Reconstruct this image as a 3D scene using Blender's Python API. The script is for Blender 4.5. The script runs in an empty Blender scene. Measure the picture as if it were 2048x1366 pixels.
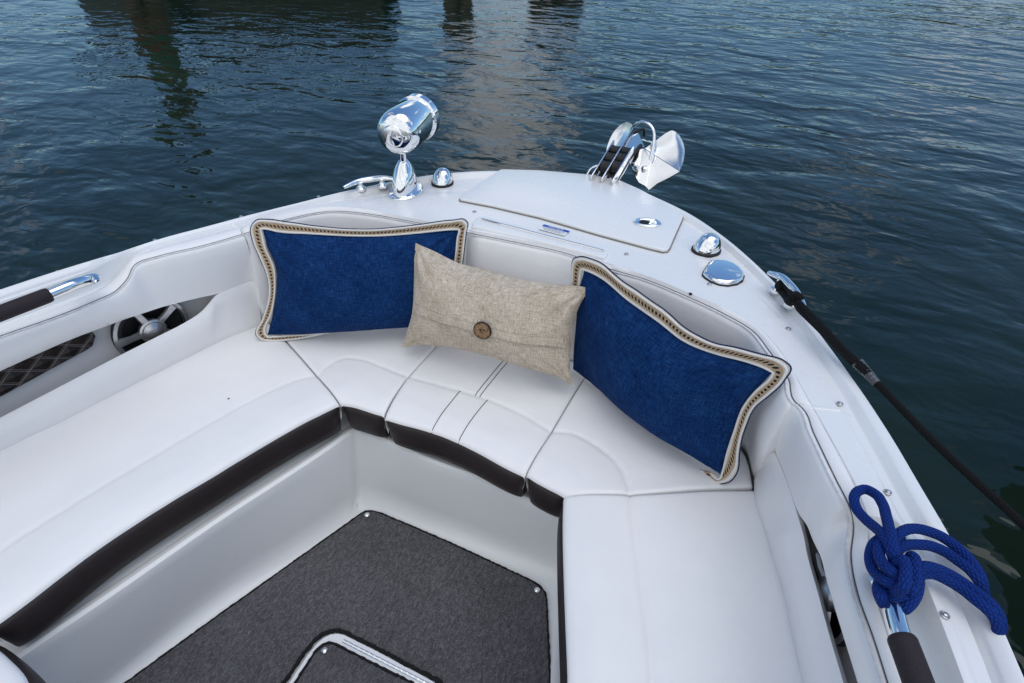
import bpy, bmesh, math, random
from mathutils import Vector, Matrix, noise
R = math.radians
random.seed(7)
scene = bpy.context.scene
col = scene.collection
# ------------------------------------------------------------------ camera
PW, PH, FPX = 2048.0, 1366.0, 1159.91
YAW, PITCH, ROLL = -0.46013, 0.686115, 0.004656
CAM = Vector((0.55957, 0.0, 1.5139))
DZ, DS = 0.8044, -0.06243            # the deck plane: z = DZ + DS*y
ZS = 0.42                            # seat top above the cockpit floor
ZW = -0.25                           # water level
fw = Vector((math.sin(YAW)*math.cos(PITCH), math.cos(YAW)*math.cos(PITCH), -math.sin(PITCH)))
r0 = Vector((math.cos(YAW), -math.sin(YAW), 0)); u0 = r0.cross(fw)
rt = r0*math.cos(ROLL) + u0*math.sin(ROLL); up = u0*math.cos(ROLL) - r0*math.sin(ROLL)
cam = bpy.data.objects.new('camera', bpy.data.cameras.new('camera')); col.objects.link(cam)
cam.matrix_world = Matrix(((rt.x, up.x, -fw.x, CAM.x), (rt.y, up.y, -fw.y, CAM.y), (rt.z, up.z, -fw.z, CAM.z), (0, 0, 0, 1)))
cam.data.sensor_width = 36.0; cam.data.lens = 36.0*FPX/PW
cam.data.clip_start = 0.02; cam.data.clip_end = 3000
scene.camera = cam

def ray(x, y): return fw + rt*((x-PW/2)/FPX) - up*((y-PH/2)/FPX)
def U(x, y, z=ZS):
    d = ray(x, y); return CAM + d*((z-CAM.z)/d.z)
def D(x, y, o=0.0):
    d = ray(x, y); return CAM + d*((DZ+o+DS*CAM.y-CAM.z)/(d.z-DS*d.y))
def PY(x, y, Y):
    d = ray(x, y); return CAM + d*((Y-CAM.y)/d.y)
def PP(x, y, P, n):
    d = ray(x, y); return CAM + d*((P-CAM).dot(n)/d.dot(n))
def deckz(y, o=0.0): return DZ + DS*y + o
Z = Vector((0, 0, 1))

# ------------------------------------------------------------------ object helpers
def tag(o, label=None, cat=None, group=None, kind=None):
    if label: o['label'] = label
    if cat: o['category'] = cat
    if group: o['group'] = group
    if kind: o['kind'] = kind
    return o
def empty(name, loc, label, cat, group=None):
    o = bpy.data.objects.new(name, None); col.objects.link(o)
    o.location = loc; o.empty_display_size = 0.05
    return tag(o, label, cat, group)
def world_loc(o):
    v = Vector(o.location)
    while o.parent is not None:
        o = o.parent; v += o.location
    return v
def mesh_obj(name, verts, faces, mat, parent=None, smooth=True, uvs=None, angle=None):
    me = bpy.data.meshes.new(name)
    off = world_loc(parent) if parent is not None else Vector((0, 0, 0))
    me.from_pydata([tuple(Vector(v)-off) for v in verts], [], faces)
    if uvs is not None:
        lay = me.uv_layers.new(name='UVMap')
        for lp in me.loops: lay.data[lp.index].uv = uvs[lp.vertex_index]
    if smooth: me.polygons.foreach_set('use_smooth', [True]*len(me.polygons))
    if angle: me.set_sharp_from_angle(angle=R(angle))
    me.materials.append(mat); me.update()
    o = bpy.data.objects.new(name, me); col.objects.link(o)
    if parent is not None: o.parent = parent
    return o
class MB:
    """collects geometry for one mesh"""
    def __init__(s): s.v = []; s.f = []; s.uv = []
    def add(s, v, f, uv=None):
        n = len(s.v); s.v += [Vector(a) for a in v]; s.f += [tuple(i+n for i in q) for q in f]
        s.uv += list(uv) if uv else [(0, 0)]*len(v)
    def grid(s, rows, closed=False, cap0=False, cap1=False):
        n, m = len(rows), len(rows[0]); v = []; uv = []
        mid = m//2; vv = 0.0
        for j, r in enumerate(rows):
            if j: vv += (r[mid]-rows[j-1][mid]).length
            uu = 0.0
            for i, p in enumerate(r):
                if i: uu += (p-r[i-1]).length
                v.append(p); uv.append((uu, vv))
        f = []
        for j in range(n-1):
            for i in range(m if closed else m-1):
                k = (i+1) % m
                f.append((j*m+i, j*m+k, (j+1)*m+k, (j+1)*m+i))
        if cap0: f.append(tuple(range(m))[::-1])
        if cap1: f.append(tuple((n-1)*m+i for i in range(m)))
        s.add(v, f, uv); return s
    def tube(s, path, rad, seg=10, caps=True, uvr=None):
        path = [Vector(p) for p in path]
        n = len(path); rad = rad if isinstance(rad, (list, tuple)) else [rad]*n
        t0 = (path[1]-path[0]).normalized()
        a = t0.cross(Z if abs(t0.z) < 0.9 else Vector((1, 0, 0))).normalized()
        rows = []; v = []; uv = []; L = 0.0
        for i, p in enumerate(path):
            t = (path[min(i+1, n-1)]-path[max(i-1, 0)]).normalized()
            a = (a - t*a.dot(t)).normalized(); b = t.cross(a)
            if i: L += (p-path[i-1]).length
            for k in range(seg+1):
                th = 2*math.pi*k/seg
                v.append(p + (a*math.cos(th)+b*math.sin(th))*rad[i]); uv.append((L, k/seg))
        f = [(j*(seg+1)+i, j*(seg+1)+i+1, (j+1)*(seg+1)+i+1, (j+1)*(seg+1)+i) for j in range(n-1) for i in range(seg)]
        if caps:
            f.append(tuple(range(seg))[::-1]); f.append(tuple((n-1)*(seg+1)+i for i in range(seg)))
        s.add(v, f, uv); return s
    def lathe(s, prof, M, seg=32, sx=1.0, sy=1.0, caps=True):
        rows = [[M @ Vector((r*sx*math.cos(2*math.pi*k/seg), r*sy*math.sin(2*math.pi*k/seg), z)) for k in range(seg)] for r, z in prof]
        return s.grid(rows, closed=True, cap0=caps and prof[0][0] > 1e-5, cap1=caps and prof[-1][0] > 1e-5)
    def box(s, c, ax, ay, az, hx, hy, hz, bev=0.0):
        c = Vector(c)
        if bev <= 0:
            v = [c+ax*(hx*i)+ay*(hy*j)+az*(hz*k) for i in (-1, 1) for j in (-1, 1) for k in (-1, 1)]
            s.add(v, [(0, 1, 3, 2), (4, 6, 7, 5), (0, 4, 5, 1), (2, 3, 7, 6), (0, 2, 6, 4), (1, 5, 7, 3)]); return s
        o = [c+ax*a+ay*b for a, b in rrect(hx, hy, bev, 3)]
        return s.slab(o, az, hz, -hz, bev*0.6)
    def slab(s, outline, n, top, bot, bev=0.003, steps=3):
        """solid with the outline (CCW seen against n), flat top and rounded top edge"""
        o = [Vector(p) for p in outline]; m = len(o)
        def inset(d):
            q = []
            for i in range(m):
                a = (o[i]-o[i-1]); b = (o[(i+1) % m]-o[i])
                na = n.cross(a).normalized(); nb = n.cross(b).normalized()
                h = na+nb
                if h.length < 1e-6: h = na
                h.normalize(); q.append(o[i] + h*(d/max(0.5, h.dot(na))))
            return q
        rows = [[p+n*bot for p in o], [p+n*(top-bev) for p in o]]
        for k in range(1, steps+1):
            th = math.pi/2*k/steps
            rows.append([p+n*(top-bev+bev*math.sin(th)) for p in inset(bev*(1-math.cos(th)))])
        s.grid(rows, closed=True, cap0=True, cap1=True); return s
    def build(s, name, mat, parent=None, smooth=True, angle=35):
        return mesh_obj(name, s.v, s.f, mat, parent, smooth, s.uv, angle)

def rrect(hx, hy, r, k=6):
    out = []
    for cx, cy, a in ((hx-r, hy-r, 0), (-hx+r, hy-r, 90), (-hx+r, -hy+r, 180), (hx-r, -hy+r, 270)):
        for i in range(k+1):
            th = R(a+90*i/k); out.append((cx+r*math.cos(th), cy+r*math.sin(th)))
    return out
def cr(P, n, closed=False):
    """Catmull-Rom through the key points, n samples, evenly in key index"""
    P = [Vector(p) for p in P]; m = len(P); out = []
    segs = m if closed else m-1
    for s in range(n):
        t = s/(n if closed else n-1)*segs
        i = min(int(t), segs-1); f = t-i
        if closed: a, b, c, d = P[(i-1) % m], P[i % m], P[(i+1) % m], P[(i+2) % m]
        else:
            b, c = P[i], P[i+1]
            a = P[i-1] if i > 0 else b*2-c
            d = P[i+2] if i+2 < m else c*2-b
        l0, l1, l2 = max((b-a).length, 1e-6), max((c-b).length, 1e-6), max((d-c).length, 1e-6)
        m1 = ((b-a)*(l1/l0)+(c-b)*(l0/l1))*(l1/(l0+l1)); m2 = ((c-b)*(l2/l1)+(d-c)*(l1/l2))*(l1/(l1+l2))
        f2 = f*f; f3 = f2*f
        out.append(b*(2*f3-3*f2+1)+m1*(f3-2*f2+f)+c*(3*f2-2*f3)+m2*(f3-f2))
    return out
def arc(P, n):
    """resample a polyline evenly by length"""
    L = [0.0]
    for a, b in zip(P, P[1:]): L.append(L[-1]+(b-a).length)
    out = []; j = 0
    for i in range(n):
        t = L[-1]*i/(n-1)
        while j < len(P)-2 and L[j+1] < t: j += 1
        d = L[j+1]-L[j]; out.append(P[j].lerp(P[j+1], 0 if d < 1e-9 else min(1, (t-L[j])/d)))
    return out
def sst(a, b, x):
    t = max(0.0, min(1.0, (x-a)/(b-a))); return t*t*(3-2*t)
def frame(n, hint=Vector((1, 0, 0))):
    n = n.normalized(); x = (hint - n*hint.dot(n)).normalized(); return x, n.cross(x), n
def basis(loc, x, y, z):
    return Matrix(((x.x, y.x, z.x, loc.x), (x.y, y.y, z.y, loc.y), (x.z, y.z, z.z, loc.z), (0, 0, 0, 1)))

# ------------------------------------------------------------------ materials
def mat(name, base=(0.8, 0.8, 0.8), rough=0.5, metal=0.0, coat=0.0, ior=1.45, sheen=0.0):
    m = bpy.data.materials.new(name); m.use_nodes = True
    b = m.node_tree.nodes['Principled BSDF']
    b.inputs['Base Color'].default_value = (*base, 1); b.inputs['Roughness'].default_value = rough
    b.inputs['Metallic'].default_value = metal; b.inputs['Coat Weight'].default_value = coat
    b.inputs['IOR'].default_value = ior; b.inputs['Sheen Weight'].default_value = sheen
    b.inputs['Coat Roughness'].default_value = 0.08
    return m, m.node_tree, b
class NT:
    def __init__(s, nt): s.nt = nt; s.N = nt.nodes; s.L = nt.links
    def new(s, t, **kw):
        n = s.N.new(t)
        for k, v in kw.items(): setattr(n, k, v)
        return n
    def link(s, a, b): s.L.new(a, b)
    def coord(s, which='Object', scale=(1, 1, 1), rot=(0, 0, 0)):
        t = s.new('ShaderNodeTexCoord'); m = s.new('ShaderNodeMapping')
        m.inputs['Scale'].default_value = scale; m.inputs['Rotation'].default_value = rot
        s.link(t.outputs[which], m.inputs['Vector']); return m.outputs['Vector']
    def noise(s, vec, scale, detail=3, rough=0.55, dist=0.0):
        n = s.new('ShaderNodeTexNoise'); n.inputs['Scale'].default_value = scale
        n.inputs['Detail'].default_value = detail; n.inputs['Roughness'].default_value = rough
        n.inputs['Distortion'].default_value = dist
        s.link(vec, n.inputs['Vector']); return n.outputs['Fac']
    def ramp(s, fac, stops):
        r = s.new('ShaderNodeValToRGB'); e = r.color_ramp.elements
        while len(e) < len(stops): e.new(0.5)
        for k, (p, c) in zip(e, stops):
            k.position = p; k.color = (*c, 1) if len(c) == 3 else c
        s.link(fac, r.inputs['Fac']); return r.outputs['Color']
    def math(s, op, a, b=None, c=None, clamp=False):
        n = s.new('ShaderNodeMath', operation=op); n.use_clamp = clamp
        for i, x in enumerate((a, b, c)):
            if x is None: continue
            if isinstance(x, (int, float)): n.inputs[i].default_value = x
            else: s.link(x, n.inputs[i])
        return n.outputs[0]
    def mix(s, fac, a, b):
        n = s.new('ShaderNodeMix', data_type='RGBA')
        for sock, x in ((n.inputs[0], fac), (n.inputs[6], a), (n.inputs[7], b)):
            if isinstance(x, (int, float)): sock.default_value = x
            elif isinstance(x, tuple): sock.default_value = (*x, 1)
            else: s.link(x, sock)
        return n.outputs[2]
    def bump(s, h, dist, strength=1.0, normal=None):
        n = s.new('ShaderNodeBump'); n.inputs['Distance'].default_value = dist; n.inputs['Strength'].default_value = strength
        s.link(h, n.inputs['Height'])
        if normal is not None: s.link(normal, n.inputs['Normal'])
        return n.outputs['Normal']
M = {}
# gelcoat: glossy white fibreglass, faint waviness and dust
m, nt, b = mat('gelcoat', (0.80, 0.81, 0.82), 0.26, coat=0.12); g = NT(nt)
v = g.coord(); n1 = g.noise(v, 2.0, 2); n2 = g.noise(v, 12, 2)
g.link(g.ramp(n1, [(0.3, (0.775, 0.785, 0.795)), (0.7, (0.82, 0.825, 0.83))]), b.inputs['Base Color'])
g.link(g.math('MULTIPLY_ADD', n2, 0.08, 0.24), b.inputs['Roughness'])
g.link(g.bump(g.noise(v, 5, 1), 0.0006), b.inputs['Normal']); M['gel'] = m
m, nt, b = mat('tub_gelcoat', (0.70, 0.715, 0.735), 0.34); g = NT(nt)
v = g.coord(); n1 = g.noise(v, 3.0, 3); n2 = g.noise(v, 12, 2)
g.link(g.ramp(n1, [(0.3, (0.81, 0.82, 0.825)), (0.7, (0.84, 0.845, 0.85))]), b.inputs['Base Color'])

M['tub'] = m
# vinyl upholstery with a fine leather grain
def vinyl(key, c0, c1, rough):
    m, nt, b = mat(key, c0, rough); g = NT(nt); v = g.coord()
    g.link(g.ramp(g.noise(v, 5, 5), [(0.3, c0), (0.72, c1)]), b.inputs['Base Color'])
    vo = g.new('ShaderNodeTexVoronoi'); vo.inputs['Scale'].default_value = 420; g.link(v, vo.inputs['Vector'])
    h = g.math('ADD', g.math('MULTIPLY', vo.outputs['Distance'], 0.5), g.noise(v, 700, 2))
    nb = g.bump(g.noise(v, 9, 3), 0.004, 0.7)
    g.link(g.bump(h, 0.0004, 0.6, nb), b.inputs['Normal'])
    g.link(g.math('MULTIPLY_ADD', g.noise(v, 30, 3), 0.2, rough-0.1), b.inputs['Roughness'])
    M[key] = m
vinyl('vinyl_white', (0.82, 0.815, 0.815), (0.85, 0.845, 0.845), 0.42)
vinyl('vinyl_grey', (0.66, 0.66, 0.67), (0.70, 0.70, 0.71), 0.42)
vinyl('vinyl_dark', (0.015, 0.010, 0.010), (0.026, 0.018, 0.018), 0.5)
vinyl('pocket_liner', (0.36, 0.345, 0.33), (0.42, 0.40, 0.38), 0.5)
# dark quilt with pale diamond stitching
m, nt, b = mat('quilted_vinyl', (0.015, 0.011, 0.012), 0.5); g = NT(nt)
t = g.new('ShaderNodeUVMap'); sp = g.new('ShaderNodeSeparateXYZ'); g.link(t.outputs['UV'], sp.inputs[0])
def dline(sgn):
    q = g.math('ADD', g.math('MULTIPLY', sp.outputs['X'], 1/0.062), g.math('MULTIPLY', sp.outputs['Y'], sgn/0.042))
    f = g.math('ABSOLUTE', g.math('SUBTRACT', g.math('FRACT', q), 0.5))
    return f
d1, d2 = dline(1), dline(-1)
def near(f, a, w): return g.math('LESS_THAN', g.math('ABSOLUTE', g.math('SUBTRACT', f, a)), w)
li = g.math('MAXIMUM', near(d1, 0.06, 0.016), near(d2, 0.06, 0.016))
g.link(g.mix(li, (0.022, 0.014, 0.013), (0.25, 0.23, 0.215)), b.inputs['Base Color'])
g.link(g.bump(g.math('MINIMUM', d1, d2), 0.03), b.inputs['Normal']); M['quilt'] = m
# chrome
m, nt, b = mat('chrome', (0.86, 0.87, 0.88), 0.04, metal=1.0); g = NT(nt); v = g.coord()
g.link(g.math('MULTIPLY_ADD', g.noise(v, 60, 4), 0.06, 0.01), b.inputs['Roughness']); M['chrome'] = m
m, nt, b = mat('polished_steel', (0.86, 0.865, 0.87), 0.2, metal=1.0); g = NT(nt); v = g.coord()
g.link(g.math('MULTIPLY_ADD', g.noise(v, 40, 4), 0.14, 0.10), b.inputs['Roughness'])
g.link(g.bump(g.noise(v, 6, 2), 0.004), b.inputs['Normal']); M['steel'] = m
def plain(key, c, rough=0.5, metal=0.0, bump=0.0, scale=80):
    m, nt, b = mat(key, c, rough, metal); g = NT(nt); v = g.coord()
    n = g.noise(v, scale, 4)
    g.link(g.ramp(n, [(0.25, tuple(x*0.82 for x in c)), (0.75, tuple(min(1, x*1.12) for x in c))]), b.inputs['Base Color'])
    if bump: g.link(g.bump(n, bump), b.inputs['Normal'])
    M[key] = m
plain('black_rubber', (0.012, 0.012, 0.013), 0.55)
plain('foam_grip', (0.022, 0.014, 0.018), 0.75, bump=0.001, scale=300)
plain('grey_thread', (0.085, 0.085, 0.095), 0.8)
plain('black_thread', (0.02, 0.02, 0.022), 0.8)
plain('piping', (0.70, 0.70, 0.71), 0.5)
plain('seam_sealant', (0.42, 0.39, 0.34), 0.7)
plain('speaker_grey', (0.50, 0.50, 0.51), 0.28, metal=0.85)
plain('speaker_cone', (0.006, 0.006, 0.008), 0.6)
plain('sticker_white', (0.82, 0.82, 0.82), 0.35)
plain('sticker_blue', (0.005, 0.075, 0.42), 0.35)
plain('print_grey', (0.25, 0.26, 0.30), 0.6)
plain('hatch_gasket', (0.22, 0.205, 0.18), 0.7)
plain('dark_hull', (0.018, 0.020, 0.016), 0.3, scale=4)
plain('maroon_paint', (0.09, 0.022, 0.018), 0.4, scale=6)
plain('weathered_wood', (0.075, 0.055, 0.038), 0.85, bump=0.01, scale=14)
plain('green_paint', (0.02, 0.10, 0.05), 0.6, scale=9)
plain('rust_band', (0.11, 0.035, 0.012), 0.8, scale=9)
plain('carpet_binding', (0.008, 0.008, 0.009), 0.95, bump=0.004, scale=500)
# carpet
m, nt, b = mat('carpet_pile', (0.06, 0.06, 0.066), 0.97, sheen=0.15); g = NT(nt)
v = g.coord('Object'); v2 = g.coord('Object', (1, 0.45, 1), (0, 0, R(24)))
n1 = g.noise(v, 330, 3, 0.75); n2 = g.noise(v2, 150, 2, 0.6, 0.8); n3 = g.noise(v, 6, 4)
k = g.math('ADD', g.math('MULTIPLY', n1, 0.72), g.math('ADD', g.math('MULTIPLY', n2, 0.45), g.math('MULTIPLY', n3, 0.15)))
g.link(g.ramp(k, [(0.48, (0.018, 0.017, 0.020)), (0.66, (0.090, 0.087, 0.097)), (0.84, (0.22, 0.215, 0.235))]), b.inputs['Base Color'])
g.link(g.bump(g.math('ADD', n1, g.math('MULTIPLY', n2, 0.8)), 0.008), b.inputs['Normal']); M['carpet'] = m
# fabrics
def fabric(key, cd, cm, cl, fine=1.0, slub=1.0):
    m, nt, b = mat(key, cm, 0.95); g = NT(nt); b.inputs['Specular IOR Level'].default_value = 0.15
    def uv(sx, sy):
        t = g.new('ShaderNodeUVMap'); mp = g.new('ShaderNodeMapping'); mp.inputs['Scale'].default_value = (sx, sy, 1)
        g.link(t.outputs['UV'], mp.inputs['Vector']); return mp.outputs['Vector']
    a = g.noise(uv(40, 380*fine), 1, 3, 0.65); c = g.noise(uv(380*fine, 40), 1, 3, 0.65); d = g.noise(uv(10, 10), 1, 4)
    e = g.noise(uv(900, 900), 1, 2)
    k = g.math('ADD', g.math('MULTIPLY', a, 0.42*slub), g.math('ADD', g.math('MULTIPLY', c, 0.42*slub), g.math('ADD', g.math('MULTIPLY', d, 0.18), g.math('MULTIPLY', e, 0.25))))
    lo = 0.635-0.11; hi = 0.635+0.13
    g.link(g.ramp(k, [(lo, cd), (0.635, cm), (hi, cl)]), b.inputs['Base Color'])
    g.link(g.bump(g.math('ADD', a, g.math('ADD', c, e)), 0.0010), b.inputs['Normal']); M[key] = m
fabric('navy_linen', (0.0012, 0.012, 0.055), (0.0028, 0.028, 0.118), (0.016, 0.066, 0.20))
fabric('beige_linen', (0.34, 0.275, 0.20), (0.54, 0.465, 0.37), (0.76, 0.68, 0.575))
# crocheted trim: u in metres along it, v 0..1 across it
m, nt, b = mat('braided_trim', (0.7, 0.66, 0.6), 0.9); g = NT(nt)
t = g.new('ShaderNodeUVMap'); sp = g.new('ShaderNodeSeparateXYZ'); g.link(t.outputs['UV'], sp.inputs[0])
uu = g.math('ABSOLUTE', g.math('SUBTRACT', g.math('FRACT', g.math('MULTIPLY', sp.outputs['X'], 1/0.0105)), 0.5))
vv = g.math('ABSOLUTE', g.math('SUBTRACT', sp.outputs['Y'], 0.5))
tan = g.math('LESS_THAN', vv, 0.26)
hole = g.math('LESS_THAN', g.math('ADD', g.math('POWER', g.math('MULTIPLY', uu, 1/0.30), 2), g.math('POWER', g.math('MULTIPLY', vv, 1/0.125), 2)), 1.0)
fz = g.noise(g.coord('Object'), 700, 3)
white = g.ramp(fz, [(0.3, (0.60, 0.57, 0.53)), (0.65, (0.86, 0.84, 0.81))])
tanc = g.ramp(fz, [(0.3, (0.32, 0.21, 0.11)), (0.7, (0.66, 0.50, 0.33))])
c = g.mix(hole, g.mix(tan, white, tanc), (0.012, 0.012, 0.022))
g.link(c, b.inputs['Base Color'])
g.link(g.bump(g.math('SUBTRACT', g.math('MULTIPLY', fz, 0.5), hole), 0.004), b.inputs['Normal']); M['trim'] = m
plain('white_cord', (0.80, 0.775, 0.735), 0.9, bump=0.001, scale=600)
plain('navy_edge', (0.004, 0.015, 0.06), 0.9)
# ropes: braid from the tube's own u/v
def rope_mat(key, cd, cl, rough=0.75, pitch=0.011):
    m, nt, b = mat(key, cl, rough); g = NT(nt); b.inputs['Specular IOR Level'].default_value = 0.25
    t = g.new('ShaderNodeUVMap'); sp = g.new('ShaderNodeSeparateXYZ'); g.link(t.outputs['UV'], sp.inputs[0])
    def st(sgn):
        q = g.math('ADD', g.math('MULTIPLY', sp.outputs['X'], 1/pitch), g.math('MULTIPLY', sp.outputs['Y'], 9.0*sgn))
        return g.math('ABSOLUTE', g.math('SUBTRACT', g.math('FRACT', q), 0.5))
    h = g.math('MULTIPLY', g.math('MINIMUM', st(1), st(-1)), 2.0)
    fz = g.noise(g.coord('Object'), 500, 2)
    k = g.math('ADD', g.math('MULTIPLY', h, 0.8), g.math('MULTIPLY', fz, 0.4))
    g.link(g.ramp(k, [(0.15, cd), (0.75, cl)]), b.inputs['Base Color'])
    g.link(g.bump(h, 0.0018), b.inputs['Normal']); M[key] = m
rope_mat('blue_rope', (0.0010, 0.012, 0.10), (0.002, 0.040, 0.27), pitch=0.009)
rope_mat('black_rope', (0.002, 0.002, 0.0022), (0.007, 0.007, 0.008), pitch=0.012)
# coconut button
m, nt, b = mat('coconut_shell', (0.25, 0.15, 0.07), 0.4); g = NT(nt); v = g.coord()
g.link(g.ramp(g.noise(v, 130, 5, 0.7), [(0.35, (0.07, 0.035, 0.015)), (0.5, (0.27, 0.165, 0.085)), (0.75, (0.36, 0.235, 0.13))]), b.inputs['Base Color'])
M['coconut'] = m
plain('dark_shell', (0.018, 0.010, 0.007), 0.35)

# ------------------------------------------------------------------ sky, sun
SUN_EL, SUN_AZ = R(74), R(60)          # azimuth from +y towards +x
w = bpy.data.worlds.new('World'); scene.world = w; w.use_nodes = True
g = NT(w.node_tree); bg = g.N['Background']
sky = g.new('ShaderNodeTexSky', sky_type='NISHITA'); sky.sun_disc = False
sky.sun_elevation = SUN_EL; sky.sun_rotation = SUN_AZ
sky.air_density = 1.0; sky.dust_density = 0.3; sky.ozone_density = 4.0
tc = g.new('ShaderNodeTexCoord'); sp = g.new('ShaderNodeSeparateXYZ'); g.link(tc.outputs['Generated'], sp.inputs[0])
zz = g.math('ADD', g.math('MAXIMUM', sp.outputs['Z'], 0.0), 0.16)
cb = g.new('ShaderNodeCombineXYZ')
g.link(g.math('DIVIDE', sp.outputs['X'], zz), cb.inputs[0]); g.link(g.math('DIVIDE', sp.outputs['Y'], zz), cb.inputs[1])
cn = g.noise(cb.outputs[0], 0.85, 7, 0.58, 0.25)
def blob(az, el, size, amp):
    d = Vector((math.sin(R(az))*math.cos(R(el)), math.cos(R(az))*math.cos(R(el)), math.sin(R(el))))
    vm = g.new('ShaderNodeVectorMath', operation='DOT_PRODUCT'); g.link(tc.outputs['Generated'], vm.inputs[0]); vm.inputs[1].default_value = d
    x = g.math('DIVIDE', g.math('SUBTRACT', vm.outputs['Value'], math.cos(R(size))), 1-math.cos(R(size)), clamp=True)
    return g.math('MULTIPLY', x, amp)
acc = cn
for bb in ((-31, 20.5, 13, 0.26), (14, 11, 12, 0.12), (170, 32, 68, 0.42), (-120, 60, 30, 0.10), (60, 50, 28, 0.2)):  # the wide bank behind the camera is added to brighten upright faces
    acc = g.math('ADD', acc, blob(*bb))
acc = g.math('SUBTRACT', acc, blob(-48, 22, 20, 0.2))
cloud = g.ramp(acc, [(0.57, (0, 0, 0)), (0.67, (1, 1, 1))])
shade = g.ramp(g.noise(cb.outputs[0], 2.2, 5), [(0.3, (5.5, 5.75, 6.2)), (0.7, (10.8, 11.3, 12.0))])
tm = g.new('ShaderNodeMix', data_type='RGBA', blend_type='MULTIPLY'); tm.inputs[0].default_value = 1.0; g.link(sky.outputs[0], tm.inputs[6]); tm.inputs[7].default_value = (0.88, 1.06, 1.14, 1)
g.link(g.mix(cloud, tm.outputs[2], shade), bg.inputs['Color']); bg.inputs['Strength'].default_value = 0.10
sun = bpy.data.objects.new('sun', bpy.data.lights.new('sun', 'SUN')); col.objects.link(sun)
sun.data.energy = 0.85; sun.data.angle = R(50); sun.data.color = (1.0, 0.965, 0.92)
sd = Vector((math.sin(SUN_AZ)*math.cos(SUN_EL), math.cos(SUN_AZ)*math.cos(SUN_EL), math.sin(SUN_EL)))
sun.rotation_euler = sd.to_track_quat('Z', 'Y').to_euler()
scene.view_settings.view_transform = 'Standard'; scene.view_settings.look = 'None'
scene.view_settings.exposure = 0.22; scene.view_settings.gamma = 1.0

# ------------------------------------------------------------------ water
m, nt, b = mat('harbour_water', (0.006, 0.022, 0.026), 0.03, ior=1.333); g = NT(nt)
va = g.coord('Object', (1, 1, 1), (0, 0, R(-20)))
vb = g.coord('Object', (0.8, 1.5, 1), (0, 0, R(14)))
vc = g.coord('Object', (0.85, 1.4, 1), (0, 0, R(-34)))
big = g.noise(va, 0.5, 2, 0.5, 0.3); mid = g.noise(vb, 1.9, 2, 0.45, 0.5); sm = g.noise(vc, 5.5, 2, 0.5, 0.4); amp = g.noise(va, 0.22, 2)
gust = g.ramp(amp, [(0.35, (0.45, 0.45, 0.45)), (0.65, (1, 1, 1))])
h = g.math('ADD', g.math('MULTIPLY', big, 0.05), g.math('MULTIPLY', g.math('ADD', g.math('MULTIPLY', mid, 0.058), g.math('MULTIPLY', sm, 0.0135)), gust))
g.link(g.bump(h, 1.0), b.inputs['Normal'])
dc = g.noise(va, 1.1, 5)
g.link(g.ramp(dc, [(0.35, (0.005, 0.014, 0.010)), (0.7, (0.010, 0.021, 0.013))]), b.inputs['Base Color'])
M['water'] = m
wm = MB(); wm.add([(-900, -900, ZW), (900, -900, ZW), (900, 900, ZW), (-900, 900, ZW)], [(0, 1, 2, 3)])
tag(wm.build('water', M['water'], smooth=False, angle=None), kind='structure')

# ================================================================== THE BOAT
boat = empty('motorboat', (0, 0, 0), 'white open bow of a motorboat with padded backrests and chrome fittings', 'boat')
# key stations around the bow: outer rim | deck-to-vinyl seam | stitch line on the padded top (photo pixels)
O = [(0,575),(130,533),(200,512),(235,502),(262,493),(290,484),(330,472),(410,451),(500,427),(600,403),(680,383),(740,370),(850,350),(950,341),(1080,343),(1180,352),(1260,371),(1320,396),(1370,420),(1440,465),(1500,514),(1550,562),(1600,613),(1660,690),(1715,765),(1725,779),(1783,866),(1851,980),(1890,1045),(1910,1079),(1950,1146),(1990,1213),(2048,1338),(2075,1400)]
S = [(0,660),(125,612),(188,584),(222,562),(246,537),(268,513),(310,497),(390,475),(482,452),(575,424),(650,411),(728,417),(800,432),(880,448),(945,461),(1040,481),(1120,497),(1217,526),(1279,546),(1381,587),(1451,616),(1512,650),(1553,690),(1594,755),(1627,814),(1634,826),(1657,866),(1711,965),(1737,1030),(1741,1075),(1741,1125),(1757,1195),(1785,1285),(1811,1366)]
T = [(0,673),(130,627),(193,601),(232,582),(253,560),(271,529),(316,513),(397,494),(488,468),(585,436),(660,423),(735,428),(805,440),(870,453),(935,466),(1042,487),(1125,505),(1225,540),(1287,558),(1369,591),(1446,627),(1504,661),(1541,706),(1577,758),(1592,806),(1604,816),(1627,866),(1672,960),(1699,1015),(1707,1050),(1702,1110),(1716,1190),(1746,1275),(1775,1366)]
NK = len(O)
dipL = {0:1, 1:1, 2:1, 3:0.95, 4:0.6, 5:0.15}; dipR = {28:0.15, 29:0.75, 30:1, 31:1, 32:1, 33:1}
dip = [dipL.get(i, dipR.get(i, 0.0)) for i in range(NK)]
O3 = [D(x, y) for x, y in O]
S3 = [D(x, y, -0.012-0.05*dip[i]) for i, (x, y) in enumerate(S)]
T3 = [D(x, y, -0.020-0.050*dip[i]) for i, (x, y) in enumerate(T)]
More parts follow.
